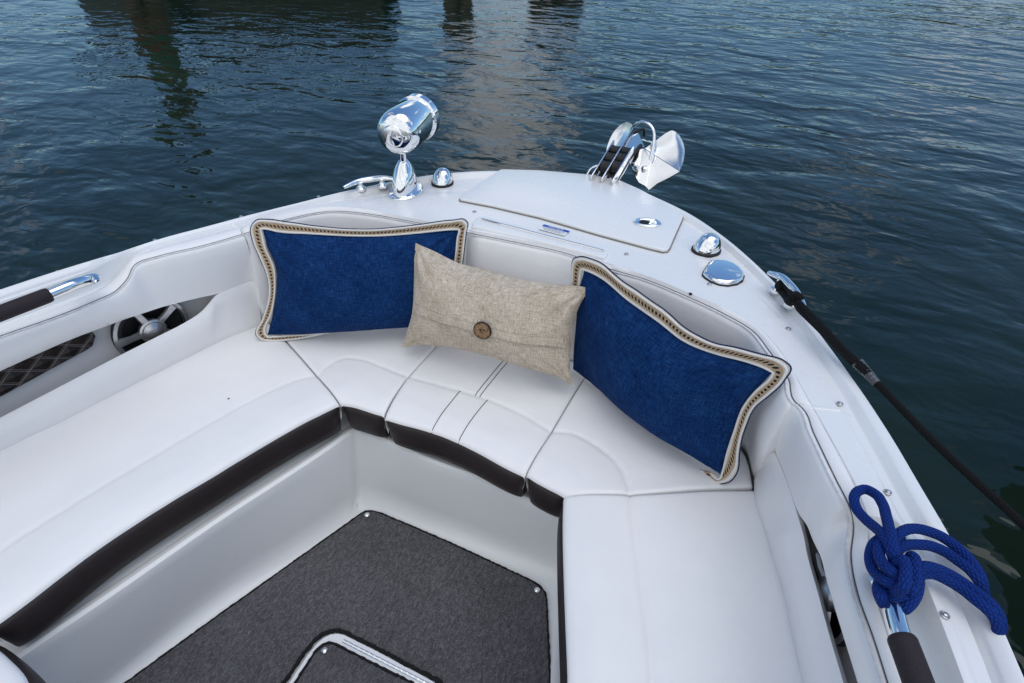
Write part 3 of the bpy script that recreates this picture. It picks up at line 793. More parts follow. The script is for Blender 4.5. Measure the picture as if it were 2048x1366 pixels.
# spotlight
sb = D(812, 384, -0.011)
hd = R(-9); fx = Vector((math.sin(hd), math.cos(hd), 0)); fy = Z.cross(fx)
Mx = basis(sb, fx, fy, Z)
spl = MB().lathe([(0.055, -0.002), (0.055, 0.006), (0.051, 0.010), (0.042, 0.011), (0.034, 0.011)], Mx, 36, 1.30, 0.92).build('spotlight', M['chrome'], boat)
rows = []
for k in range(15):
    f = k/14; rr = 0.041*(1-f)**0.8+0.0145*f+0.007*math.sin(f*math.pi)
    rows.append([Mx @ Vector(((1.25-0.25*f)*rr*math.cos(a)+0.010*f-0.004, rr*(0.85+0.15*f)*math.sin(a), 0.010+0.092*f)) for a in (2*math.pi*j/32 for j in range(32))])
MB().grid(rows, closed=True, cap1=True).build('pedestal', M['chrome'], spl)
MB().tube([Mx @ Vector((0.006, 0, 0.09)), Mx @ Vector((0.008, 0, 0.165))], 0.0115, 16).build('stalk', M['chrome'], spl)
hc = Mx @ Vector((0.022, 0, 0.192))
tilt = R(0); az = (fx*math.cos(tilt)+Z*math.sin(tilt)).normalized()
x, y, z = frame(az, Z); Mh = basis(hc, x, y, z)
RH = 0.067
prof = [(0.0, -0.066), (0.028, -0.0660), (0.031, -0.0645), (0.033, -0.0615), (0.043, -0.0595), (0.052, -0.055), (0.0585, -0.0475), (0.063, -0.037), (0.0658, -0.024), (RH, -0.008), (RH, 0.092), (RH-0.001, 0.0945), (RH-0.003, 0.096), (RH-0.001, 0.0975), (RH+0.003, 0.100), (RH+0.003, 0.125), (RH, 0.129), (RH-0.006, 0.129), (RH-0.007, 0.119)]
hdo = MB().lathe(prof, Mh, 56).build('lamp_head', M['chrome'], spl)
m_, nt_, b_ = mat('lamp_glass', (0.75, 0.78, 0.8), 0.05, metal=0.6); M['lamp_glass'] = m_
MB().lathe([(RH-0.0065, 0.118), (0.03, 0.124), (0, 0.125)], Mh, 40).build('lens', M['lamp_glass'], hdo)
# bow roller
rl = MB(); plates = ((-0.028, 1), (0.010, 1), (0.047, 1))
axr = Vector((0.02, 1, 0.28)).normalized(); sx_ = Vector((1, -0.02, 0)).normalized(); nr = sx_.cross(axr)
b0 = Vector((-0.002, 1.80, 0.690))
brk = None
for k, ((x0, _), L) in enumerate(zip(plates, (0.21, 0.30, 0.20))):
    s = MB(); c = b0+sx_*(x0)
    s.box(c+axr*(L/2-0.01)+nr*0.010, axr, nr, sx_, L/2, 0.014, 0.0022, 0.0018)
    if brk is None:
        s.box(b0+axr*0.07-nr*0.014+sx_*0.010, axr, sx_, nr, 0.09, 0.042, 0.003, 0.002)
        brk = s.build('bow_roller', M['steel'], boat)
    else: s.build('side_plate', M['steel'], brk)
for k, (x0, y0, rr) in enumerate(((-0.009, 0.075, 0.026), (-0.009, 0.122, 0.026), (-0.009, 0.17, 0.022), (0.029, 0.085, 0.026), (0.029, 0.13, 0.027), (0.029, 0.175, 0.020))):
    c = b0+sx_*x0+axr*y0+nr*0.004; rr *= 0.8
    x, y, z = frame(sx_, Z)
    MB().lathe([(rr*0.5, -0.016), (rr, -0.015), (rr*0.9, 0.0), (rr, 0.015), (rr*0.5, 0.016)], basis(c, x, y, z), 20).build('roller', M['black_rubber'], brk)
# small bow eye beside the roller
be = D(1187, 352, 0.0)
MB().tube(cr([be+Vector((-0.028, -0.01, -0.01)), be+Vector((-0.014, 0.03, 0.018)), be+Vector((0.006, 0.045, 0.022)), be+Vector((0.012, 0.02, -0.01))], 24), 0.0045, 10).build('bow_eye', M['chrome'], boat)

# ================================================================== ANCHOR (rests in the roller)
anc = empty('anchor', (0.09, 2.0, 0.72), 'polished steel plough anchor with a hoop resting in the roller over the bow', 'anchor')
def sheet(name, pts, th=0.005, matk='steel', parent=None, bulge=0.0, plane=None):
    if plane:
        A0_, A1_, A2_ = [PY(*p) for p in plane]; pn = (A1_-A0_).cross(A2_-A0_).normalized(); P = cr([PP(p[0], p[1], A0_, pn) for p in pts], 4*len(pts)) if len(pts) > 7 else [PP(p[0], p[1], A0_, pn) for p in pts]
    else: P = [PY(*p) for p in pts]
    c = sum(P, Vector())/len(P)
    nrm = Vector()
    for i in range(len(P)): nrm += (P[i-1]-c).cross(P[i]-c)
    nrm.normalize()
    if nrm.dot(CAM-c) < 0: nrm = -nrm
    P = ccw(P, nrm); v = []; f = []; m_ = len(P); K = 5
    for j in range(K+1):
        t = j/K
        for p in P: v.append(c.lerp(p, t)-nrm*bulge*(1-t*t))
    for j in range(K):
        for i in range(m_):
            k = (i+1) % m_; f.append((j*m_+i, (j+1)*m_+i, (j+1)*m_+k, j*m_+k))
    n0 = len(v); v += [q-nrm*th for q in v[:n0]]
    f2 = [tuple(i+n0 for i in q[::-1]) for q in f]
    o_ = K*m_; side = [(o_+i, o_+i+n0, o_+(i+1) % m_+n0, o_+(i+1) % m_) for i in range(m_)]
    return mesh_obj(name, v, f+f2+side, M[matk], parent, True, None, 30)
YF, YT, YB = 2.03, 2.105, 1.95
rw = [(1290,297,YF+0.03),(1316,278,YT-0.03),(1336,264,YT),(1343,261,YT),(1350,263,YT),(1359,272,YT-0.02),(1366,285,YT-0.05),(1369,300,YT-0.09),(1368,316,YT-0.13),(1364,331,YF),(1359,342,YF-0.03)]
sheet('fluke', rw, 0.006, 'steel', anc, 0.010, ((1291, 299, 2.06), (1359, 343, 2.0), (1343, 261, 2.115)))
sheet('fluke', [(1291,299,YF+0.03),(1359,343,YF-0.03),(1340,354,YF-0.045),(1314,367,YB+0.02),(1298,380,YB),(1291,372,YB),(1302,322,YF)], 0.006, 'steel', anc, 0.002, ((1291, 299, 2.06), (1359, 343, 2.0), (1298, 380, 1.95)))
lw = [(1213,316,2.15),(1213,300,2.155),(1219,280,2.165),(1229,262,2.175),(1244,248,2.185),(1255,244,2.185),(1262,249,2.18),(1265,258,2.17),(1264,280,2.15),(1256,316,2.13)]
sheet('fluke', lw, 0.006, 'steel', anc, 0.008, ((1213, 316, 2.15), (1256, 316, 2.13), (1250, 245, 2.19)))
sheet('back_plate', [(1260,325,2.02),(1274,300,2.06),(1289,297,2.055),(1302,322,2.025),(1291,372,1.955),(1278,365,1.96),(1263,339,2.0)], 0.007, 'steel', anc, 0.0)
sheet('center_plate', [(1276,266,2.16),(1289,296,2.07),(1274,300,2.08),(1262,304,2.09),(1247,304,2.11),(1262,272,2.17)], 0.006, 'steel', anc, 0.0)
hp = [PY(1262,272,2.10), PY(1264,258,2.10), PY(1274,247,2.09), PY(1288,244,2.08), PY(1301,251,2.07), PY(1308,264,2.06), PY(1308,282,2.05), PY(1300,320,2.01)]
MB().tube(cr(hp, 50), 0.0052, 12).build('hoop', M['chrome'], anc)
MB().tube([PY(1285,280,2.10), PY(1304,285,2.055)], 0.004, 8).build('cross_bar', M['chrome'], anc)
MB().tube(cr([PY(1263,268,2.09), PY(1275,262,2.11), PY(1286,258,2.12), PY(1288,272,2.13)], 12), 0.0045, 8).build('shank_tip', M['black_rubber'], anc)
for px, py in ((1271, 331), (1290, 339)):
    c = PY(px, py, 2.005); nrm = Vector((-0.3, -0.8, 0.55)).normalized(); x, y, z = frame(nrm, Vector((1, 0, 0)))
    MB().lathe([(0.014, -0.004), (0.014, 0.004), (0.009, 0.006), (0.009, 0.014), (0.006, 0.017), (0, 0.018)], basis(c, x, y, z), 8).build('bolt', M['steel'], anc)
sh = MB(); c0_, c1_ = PY(1262, 366, 1.93), PY(1280, 367, 1.95)
sh.tube([Vector((0.012, 1.84, 0.685)), Vector((0.03, 2.0, 0.70)), Vector((0.05, 2.08, 0.73))], 0.007, 8); sh.build('shank', M['black_rubber'], anc)

# ================================================================== SEAT CUSHIONS
def cushion(label, back, seam, front, band_end=(1, 1), crown=0.004, n=57, taper=(0.010, 0.010), bol=0.009, band_z=0.306, btaper=0.013):
    bk, sm_, fr = cr(back, n), cr(seam, n), cr(front, n)
    if True:
        bk, sm_, fr = arc(bk, n), arc(sm_, n), arc(fr, n)
    c = (sm_[n//2]); root = empty('seat_cushion', (c.x, c.y, ZL+0.012), label, 'cushion')
    NB, NF = 14, 18
    def surf(u, v):
        """v 0..1 back to seam, 1..2 seam to front"""
        i = min(int(u*(n-1)), n-2); f = u*(n-1)-i
        L = lambda A: A[i].lerp(A[i+1], f)
        b_, s, r = L(bk), L(sm_), L(fr)
        if v <= 1: p = b_.lerp(s, v); z = crown*math.sin(math.pi*min(1, v))*1.2
        else:
            t = v-1; p = s.lerp(r, t)
            z = bol*(math.sin(math.pi*min(1, t*0.62+0.0))**0.75)*(1 - sst(0.62, 1.0, t)*0.75)
        ds = abs(v-1)*(s-b_).length if v <= 1 else (v-1)*(r-s).length
        z -= 0.003*math.exp(-(ds/0.005)**2)
        if v > 1:
            de = (1-(v-1))*(r-s).length; rad = 0.020
            if de < rad: z -= 0.012*(1-math.sqrt(max(0, 1-((rad-de)/rad)**2)))
        else:
            de = v*(s-b_).length; rad = 0.012
            if de < rad: z -= 0.005*(1-math.sqrt(max(0, 1-((rad-de)/rad)**2)))
        i0 = (bk[0].lerp(sm_[0], v) if v <= 1 else sm_[0].lerp(fr[0], v-1)); i1 = (bk[-1].lerp(sm_[-1], v) if v <= 1 else sm_[-1].lerp(fr[-1], v-1))
        for e_, rad in ((i0, taper[0]), (i1, taper[1])):
            de = (p-e_).length
            if de < rad: z -= 0.008*(1-math.sqrt(max(0, 1-((rad-de)/rad)**2)))
        z += 0.0014*noise.noise(Vector((p.x*60, p.y*60, 8.1)))*math.exp(-(ds/0.022)**2)
        z += 0.0022*noise.noise(Vector((p.x*9, p.y*9, 1.7)))+0.0008*noise.noise(Vector((p.x*26, p.y*26, 4.7)))
        return Vector((p.x, p.y, ZS-0.004+z))
    us = sorted(set([0, 0.004, 0.008, 0.014, 0.022, 0.034, 0.05] + [0.05+0.9*k/36 for k in range(37)] + [1-x for x in (0, 0.004, 0.008, 0.014, 0.022, 0.034)]))
    vs = [0, 0.02, 0.05, 0.1]+[0.1+0.8*k/NB for k in range(1, NB)]+[0.9, 0.95, 0.975, 1.0, 1.03, 1.07]+[1.1+0.75*k/NF for k in range(NF+1)]+[1.9, 1.94, 1.97, 1.99, 2.0]
    vs = sorted(set(vs))
    rows = []
    inset = lambda p, q_: p
    for v in vs:
        r = [surf(u, v) for u in us]
        a, b_ = r[0], r[-1]; d = (b_-a); d.z = 0; d.normalize()
        r = [a+d*0.006-Z*0.042, a+d*0.001-Z*0.02]+[r[0]+d*0.0012]+r[1:-1]+[b_-d*0.0012, b_-d*0.001-Z*0.02, b_-d*0.006-Z*0.042]
        rows.append(r)
    rows.insert(0, [Vector((p.x, p.y, ZL+0.015)) for p in rows[0]])
    MB().grid(rows).build('pad', M['vinyl_white'], root, angle=70)
    # dark front band
    top = [surf(u, 2.0) for u in us]; m_ = len(top)
    out = []; blen = sum((q_-p).length for p, q_ in zip(top, top[1:]))
    for i in range(m_):
        d = top[min(i+1, m_-1)]-top[max(i-1, 0)]; q_ = Vector((d.y, -d.x, 0)).normalized()
        s = surf(us[i], 1.0)-top[i]
        if q_.dot(s) > 0: q_ = -q_
        out.append(q_)
    rows = []
    z0 = ZS
    for o_, zz_ in ((-0.004, None), (0.001, -0.002), (0.006, -0.012), (0.009, -0.035), (0.009, -0.065), (0.004, -0.088), (-0.004, -0.1), (-0.02, -0.105)):
        r = []
        for i in range(m_):
            dep_ = min(1.0, max(0.0, -(zz_ or 0)/0.105)); tp_ = min(0.10, btaper/max(0.05, blen))*dep_**0.8
            ui = us[i]*(1-2*tp_)+tp_; xi = min(range(m_-1), key=lambda q_: 0 if us[q_] <= ui <= us[q_+1] else 1); fi = (ui-us[xi])/max(1e-9, us[xi+1]-us[xi])
            t = top[xi].lerp(top[xi+1], min(1, max(0, fi))); h = (t.z-band_z)/0.105
            edge = min(us[i], 1-us[i])*blen; k = 1-math.exp(-edge/0.010)
            r.append(Vector((t.x, t.y, t.z+(0.0005 if zz_ is None else zz_*h)))+out[i]*(o_ if o_ < 0 else o_*k)-out[i]*0.006*(1-k))
        rows.append(r)
    # close the two ends of the band
    ends = MB().grid(rows)
    for e_ in (0, -1):
        rim = [r[e_] for r in rows]; back_ = [p-out[e_]*0.05 for p in rim]
        ends.grid([rim, back_])
    ends.build('front_band', M['vinyl_dark'], root, angle=60)
    return root, surf
def ext(a, b_, y):
    """carry the line a->b on to the given y"""
    t = (y-a.y)/(b_.y-a.y); return a.lerp(b_, t)
# joints
jL0, jL1 = U(679, 804), U(634, 750); jLb = U(536, 640)
jl_f, jl_s = U(767, 826), U(815, 752); jl_b = Vector((-0.222, 1.198, ZS))
jr_f, jr_s = U(1052, 945), U(1103, 862); jr_b = Vector((0.215, 1.20, ZS))
jR0, jR1, jRb = U(1131, 990), U(1260, 986), U(1508, 972)
G = 0.0004
def sh(P, dx): return [p+Vector((dx, 0, 0)) for p in P]
# long left bench
lf = [Vector((-0.532, 0.004, ZS)), U(0,1235), U(214,1076), U(429,943), U(560,865), U(656,815), jL0+Vector((-G, -G, 0))]
lsm = [Vector((-0.66, 0.004, ZS)), U(0,1100), U(170,992), U(356,880), U(540,781), U(600,756), jL1+Vector((-G, -G, 0))]
lbk = [Vector((-1.0, 0.004, ZS)), U(0,892), U(140,824), U(246,769), U(350,717), U(432,676), jLb+Vector((-G, -G, 0))]
bench, _ = cushion('long white bench cushion with dark brown front band along the left side pocket', lbk, lsm, lf)
MB().box(U(457, 797, ZS+0.001), Vector((0.8, 0.6, 0)), Vector((-0.6, 0.8, 0)), Z, 0.0022, 0.0012, 0.0008).build('speck', M['black_thread'], bench)
# left corner
cbk = [jLb+Vector((G, G, 0)), Vector((-0.66,1.075,ZS)), Vector((-0.56,1.14,ZS)), Vector((-0.44,1.175,ZS)), Vector((-0.33,1.19,ZS)), jl_b+Vector((-G, 0, 0))]
csm = [jL1+Vector((G, G, 0)), U(655,731), U(674,719), U(692,713), U(715,715), U(760,730), jl_s+Vector((-G, 0, 0))]
cfr = [jL0+Vector((G, G, 0)), U(700,807), U(722,813), U(745,820), jl_f+Vector((-G, 0, 0))]
cushion('small white corner cushion below the left blue pillow and its trimmed edge', cbk, csm, cfr)
# centre
zbk = [jl_b+Vector((G, 0, 0)), Vector((-0.1, 1.205, ZS)), Vector((0.0, 1.208, ZS)), Vector((0.1, 1.207, ZS)), jr_b+Vector((-G, 0, 0))]
zsm = [jl_s+Vector((G, 0, 0)), U(880,768), U(950,788), U(1030,818), jr_s+Vector((-G, 0, 0))]
zfr = [U(767,832), U(815,846), U(862,859), U(917,880), U(960,902), U(1003,925), U(1050,948)]
cc, csurf = cushion('white center cushion with black double stitching under the beige pillow', zbk, zsm, zfr)
def cstitch(u0_, u1_, v0, v1):
    MB().tube([csurf(u0_+(u1_-u0_)*k/24, v0+(v1-v0)*k/24)+Z*0.0006 for k in range(25)], 0.0010, 5).build('stitch_line', M['black_thread'], cc)
cstitch(0.36, 0.335, 1.0, 2.0); cstitch(0.545, 0.525, 1.0, 2.0)
cstitch(0.475, 0.46, 0.2, 1.0); cstitch(0.505, 0.49, 0.2, 1.0)
# right corner
dbk = [jr_b+Vector((G, 0, 0)), Vector((0.34,1.192,ZS)), Vector((0.44,1.175,ZS)), Vector((0.53,1.15,ZS)), Vector((0.60,1.118,ZS)), Vector((0.65,1.085,ZS)), jRb+Vector((0.0, G, 0))]
dsm = [jr_s+Vector((G, 0, 0)), U(1140,864), U(1185,884), U(1218,908), U(1240,932), U(1252,955), jR1+Vector((0, G, 0))]
dfr = [jr_f+Vector((G, 0, 0)), U(1075,960), U(1095,971), U(1113,980), jR0+Vector((0, G, 0))]
cushion('white corner cushion with curved seam below the right blue pillow', dbk, dsm, dfr)
# right bench
ebk = [p+Vector((0.010, 0, 0)) for p in [jRb+Vector((0, -G, 0)), U(1516,1005), U(1536,1064), U(1569,1170), U(1590,1262), U(1613,1366), Vector((0.90,0.25,ZS)), Vector((0.93,-0.2,ZS))]]
esm = [jR1+Vector((0, -G, 0)), U(1264,1025), U(1275,1105), U(1288,1200), U(1298,1280), U(1305,1366), Vector((0.655,0.12,ZS)), Vector((0.68,-0.2,ZS))]
efr = [jR0+Vector((-0.004, -G, 0)), U(1126,1040), U(1127,1110), U(1130,1200), U(1133,1280), U(1136,1366), Vector((0.535,0.13,ZS)), Vector((0.56,-0.2,ZS))]
cushion('white bench cushion along the right side beside the narrow slot', ebk, esm, efr)
# filler seat at the lower left corner
gfr = [Vector((-0.545, -0.006, ZS)), U(6,1308), U(51,1366), Vector((-0.27,-0.10,ZS)), Vector((-0.1,-0.16,ZS))]
gsm = [Vector((-0.60,-0.12,ZS)), Vector((-0.52,-0.12,ZS)), Vector((-0.44,-0.14,ZS)), Vector((-0.32,-0.2,ZS)), Vector((-0.16,-0.27,ZS))]
gbk = [Vector((-0.62,-0.4,ZS)), Vector((-0.54,-0.4,ZS)), Vector((-0.48,-0.42,ZS)), Vector((-0.4,-0.45,ZS)), Vector((-0.25,-0.52,ZS))]
cushion('white cushion with dark edge cut off in the lower left corner of the photo', gbk, gsm, gfr)

base_ = ccw([Vector((p.x, p.y, 0)) for p in [gfr[0]+Vector((0.01, -0.02, 0)), gfr[1]+Vector((0, -0.03, 0)), gfr[2]+Vector((-0.01, -0.04, 0)), gfr[3]+Vector((-0.02, -0.04, 0)), gfr[4]+Vector((-0.03, -0.05, 0)), gbk[4], gbk[2], gbk[0]]], Z)
MB().slab(base_, Z, 0.296, 0.001, 0.012).build('seat_base', M['tub'], boat)

# ================================================================== CARPET
ZC = 0.010
cp = [(250,1366),(429,1236),(690,1050),(716,1031),(731,1022.5),(745,1021.5),(764,1027),(900,1085),(1050,1155),(1068,1164),(1082,1174),(1090,1185),(1093,1200),(1097,1290),(1100,1366)]
outer = [U(x, y, ZC) for x, y in cp]
outer = [Vector((-0.60,-0.35,ZC)), Vector((-0.56,-0.02,ZC))]+outer+[Vector((0.50,0.2,ZC)), Vector((0.56,-0.35,ZC))]
hole_px = [(568,1366),(590,1334),(608,1307),(628,1283),(645,1269),(660,1263),(675,1261),(690,1265),(702,1271),(760,1300),(793,1318),(840,1343),(868,1357),(882,1367)]
hole = [U(x, y, ZC) for x, y in hole_px]
ha = Vector((0.205, 0.34, ZC)); hole += [ha, Vector((0.225, 0.20, ZC)), Vector((0.20, -0.02, ZC)), Vector((-0.22, -0.06, ZC)), Vector((-0.245, -0.02, ZC))]
def fill_ring(outer, hole):
    """2-D triangulation with a hole through Blender's tessellator"""
    from mathutils.geometry import tessellate_polygon
    return tessellate_polygon([outer, hole] if hole else [outer])
def densify(P, d):
    o_ = []
    for i in range(len(P)):
        a, b_ = P[i], P[(i+1) % len(P)]; k = max(1, int((b_-a).length/d))
        o_ += [a.lerp(b_, j/k) for j in range(k)]
    return o_
def carpet_mesh(outer, hole, jit=0.0012):
    outer = densify(outer, 0.006); outer = [p+Vector((random.uniform(-jit, jit)*0.6, random.uniform(-jit, jit)*0.6, 0)) for p in outer]
    hole = densify(hole, 0.005) if hole else None
    if hole: hole = [p+Vector((random.uniform(-jit, jit), random.uniform(-jit, jit), 0)) for p in hole]
    tri = fill_ring(outer, hole); P = outer+(hole or [])
    mb = MB(); mb.add(P, [tuple(t) for t in tri])
    for loop in (outer, hole):
        if loop: mb.grid([loop, [p-Z*0.008 for p in loop]], closed=True)
    return mb, outer, hole
carp = empty('carpet', (0, 0.4, 0.002), 'dark grey boat carpet with bound edges snapped over the cockpit floor', 'carpet')
mb, oo, hh = carpet_mesh(outer, hole)
mb.build('pile', M['carpet'], carp, smooth=False, angle=None)
def closed_tube(loop, r_, name, mk, par, jitter=0.0):
    path = [p+Vector((0, 0, random.uniform(-jitter, jitter))) for p in loop]+[loop[0]]
    MB().tube(path, [r_*(1+random.uniform(-0.25, 0.25) if jitter else 1) for _ in path], 6).build(name, M[mk], par)
closed_tube([p-Z*0.001 for p in oo], 0.0032, 'edge_binding', 'carpet_binding', carp, 0.0002)
closed_tube([p+Z*0.0005 for p in hh], 0.0055, 'edge_binding', 'carpet_binding', carp, 0.001)
def snap(px, py, par, z=ZC+0.002):
    c = U(px, py, z); MB().lathe([(0.0078, -0.002), (0.0075, 0.002), (0.005, 0.0042), (0.002, 0.0052), (0, 0.0053)], basis(c, Vector((1, 0, 0)), Vector((0, 1, 0)), Z), 20).build('snap', M['chrome'], par)
snap(734, 1030, carp); snap(1074, 1180, carp)
# hinged floor hatch with its own piece of carpet
hatch_px = [(578,1366),(600,1333),(616,1309),(634,1287),(648,1275),(662,1268.5),(676,1267),(690,1270),(702,1276),(762,1306),(800,1327),(846,1351),(872,1366)]
hp_ = [U(x, y, 0.008) for x, y in hatch_px]+[Vector((0.19,0.34,0.008)), Vector((0.205,0.20,0.008)), Vector((0.18,-0.0,0.008)), Vector((-0.20,-0.04,0.008)), Vector((-0.225,-0.0,0.008))]
fh = MB().slab(ccw(hp_, Z), Z, 0.004, -0.010, 0.004).build('floor_hatch', M['gel'], boat)
in_px = [(590,1366),(612,1332),(629,1305),(645,1290),(657,1285.5),(668,1287),(690,1298),(745,1326),(790,1349),(826,1366)]
ip_ = [U(x, y, 0.015) for x, y in in_px]+[Vector((0.16,0.30,0.015)), Vector((0.18,0.20,0.015)), Vector((0.15,0.02,0.015)), Vector((-0.18,-0.02,0.015)), Vector((-0.205,0.02,0.015))]
mb, oo, _ = carpet_mesh(ip_, None)
ic = mb.build('hatch_carpet', M['carpet'], fh, smooth=False, angle=None)
closed_tube([p-Z*0.0005 for p in oo], 0.0038, 'edge_binding', 'carpet_binding', fh, 0.0008)
snap(649, 1301, fh, 0.018)
h0, h1 = U(686, 1281, 0.014), U(860, 1370, 0.014); hx = (h1-h0).normalized(); hy = Z.cross(hx)
hg = MB(); hg.box(h0.lerp(h1, 0.5)-Z*0.002, hx, hy, Z, (h1-h0).length/2, 0.004, 0.0012)
for k in range(16):
    hg.tube([h0.lerp(h1, (k+0.05)/16), h0.lerp(h1, (k+0.95)/16)], 0.0028, 8)
hg.build('piano_hinge', M['steel'], fh)

# ================================================================== PILLOWS
def coons(E, u, v):
    """E = bottom(u), right(v), top(u), left(v) sampled lists, bottom/top left->right, left/right bottom->top"""
    def at(A, t):
        x_ = t*(len(A)-1); i = min(int(x_), len(A)-2); return A[i].lerp(A[i+1], x_-i)
    b_, r_, t_, l_ = E
    return (at(b_, u)*(1-v)+at(t_, u)*v+at(l_, v)*(1-u)+at(r_, v)*u
            - (b_[0]*(1-u)*(1-v)+b_[-1]*u*(1-v)+t_[0]*(1-u)*v+t_[-1]*u*v))
def pillow(label, plane_pts, bottom, right, top, left, mk, front_t, back_t, NU=90, NV=60, flap=None, seed=1.0, bias=0.0, round_=0.0, thin=0.0):
    a, b_, c = plane_pts; nrm = (b_-a).cross(c-a).normalized()
    if nrm.dot(CAM-a) < 0: nrm = -nrm
    pr = lambda P: arc(cr([PP(x, y, a, nrm) for x, y in P], 60), 60)
    E = [pr(bottom), pr(right), pr(top), pr(left)]
    c_ = coons(E, 0.5, 0.0)
    root = empty('throw_pillow', (c_.x, c_.y, ZS+0.01), label, 'pillow')
    Wd = (E[0][-1]-E[0][0]).length; Hd = (E[3][-1]-E[3][0]).length
    def prof(t, e): return max(0.0, 1-abs(2*t-1)**e)**0.62
    def fr(u, v):
        vb = v**(1+bias*0) 
        h = front_t*prof(u, 2.6)*prof(v, 2.4)*(1+bias*(0.5-v))*(1-thin*(1-sst(0.02, 0.5, u)))
        p = coons(E, u, v)
        s_ = Vector((p.x*7, p.y*7, p.z*7+seed))
        cor = (abs(2*u-1)**2)*(abs(2*v-1)**2)
        h += (0.010*noise.noise(s_)+0.0045*noise.noise(s_*2.7))*min(1, 6*min(u, 1-u, v, 1-v)+0.1)*(0.5+1.6*cor)
        # gathers running into the corners
        for cu, cv in ((0, 0), (1, 0), (0, 1), (1, 1)):
            du, dv = (u-cu)*Wd, (v-cv)*Hd; rr = math.hypot(du, dv)
            if 0.01 < rr < 0.16:
                th = math.atan2(abs(dv), abs(du)); h += 0.0034*math.sin(th*11+seed*3+cu*2+cv)*sst(0.01, 0.05, rr)*(1-sst(0.07, 0.16, rr))
        if flap: h += flap(u, v)
        cen = coons(E, 0.5, 0.5)
        for cu, cv in ((0, 0), (1, 0), (0, 1), (1, 1)):
            rr = math.hypot((u-cu)*Wd, (v-cv)*Hd); p = p+(cen-p).normalized()*(round_*math.exp(-(rr/0.022)**2))
        return p+nrm*h
    us = [0.5-0.5*math.cos(math.pi*k/NU)*(0.55+0.45*abs(math.cos(math.pi*k/NU))) if False else k/NU for k in range(NU+1)]
    us = [x+0.10*math.sin(2*math.pi*x)/(-2*math.pi)*-1*-1 for x in us]
    vs = [k/NV for k in range(NV+1)]
    v_ = []; f = []; uv = []
    for j, v in enumerate(vs):
        for i, u in enumerate(us):
            v_.append(fr(u, v)); uv.append((u*Wd, v*Hd))
    m_ = len(us)
    for j in range(NV):
        for i in range(NU): f.append((j*m_+i, j*m_+i+1, (j+1)*m_+i+1, (j+1)*m_+i))
    n0 = len(v_)
    for j, v in enumerate(vs):
        for i, u in enumerate(us):
            v_.append(coons(E, u, v)-nrm*(back_t*prof(u, 2.6)*prof(v, 2.4)+0.0005)); uv.append((u*Wd, v*Hd))
    for j in range(NV):
        for i in range(NU): f.append((n0+j*m_+i, n0+(j+1)*m_+i, n0+(j+1)*m_+i+1, n0+j*m_+i+1))
    mesh_obj('cover', v_, f, M[mk], root, True, uv)
    return root, E, nrm, a, fr
def trim(root, inner, outer, nrm, a, off_in, off_out, extra=0.0):
    """crocheted border between two pixel outlines"""
    I = arc(cr([PP(x, y, a, nrm) for x, y in inner], 600), 320)
    O_ = arc(cr([PP(x, y, a, nrm) for x, y in outer], 600), 320)
    n = len(I); wob = [0.0035*noise.noise(Vector((k*0.07, 3.3, extra))) for k in range(n)]
    mb = MB(); v = []; uv = []; f = []; L = 0.0
    fr_ = [0, 0.12, 0.25, 0.5, 0.75, 0.88, 1.0]
    for k in range(n):
        if k: L += (((I[k]+O_[k])/2)-((I[k-1]+O_[k-1])/2)).length
        for t in fr_:
            p = I[k].lerp(O_[k], t)+nrm*(off_in*(1-t)+off_out*t+wob[k]*t+0.002*math.sin(math.pi*t)); v.append(p); uv.append((L, t))
    m_ = len(fr_)
    for k in range(n-1):
        for i in range(m_-1): f.append((k*m_+i, k*m_+i+1, (k+1)*m_+i+1, (k+1)*m_+i))
    n0 = len(v); v += [p-nrm*0.004 for p in v]; uv += uv
    f += [tuple(n0+i for i in q) for q in f[:]]
    f += [(k*m_+e_, (k+1)*m_+e_, n0+(k+1)*m_+e_, n0+k*m_+e_) for k in range(n-1) for e_ in (0, m_-1)]
    tr = mesh_obj('braided_trim', v, f, M['trim'], root, True, uv, 40)
    # beaded cords along both edges, navy piping outside
    for t, r_, mk, nm, sp_ in ((0.10, 0.0024, 'white_cord', 'cord', 0.0042), (0.88, 0.0027, 'white_cord', 'cord', 0.0042), (1.03, 0.0017, 'navy_edge', 'edge_piping', 0.0042)):
        P = [I[k].lerp(O_[k], t)+nrm*(off_in*(1-t)+off_out*t+wob[k]*t+(0.0022 if t < 1 else -0.001)) for k in range(n)]
        tot = sum((q-p).length for p, q in zip(P, P[1:])); N_ = int(tot/sp_*4)
        P = arc(P, N_); mb = MB(); mb.tube(P, [r_*(0.72+0.45*abs(math.sin(math.pi*k/4))) for k in range(N_)], 6); mb.build(nm, M[mk], tr)
    return tr
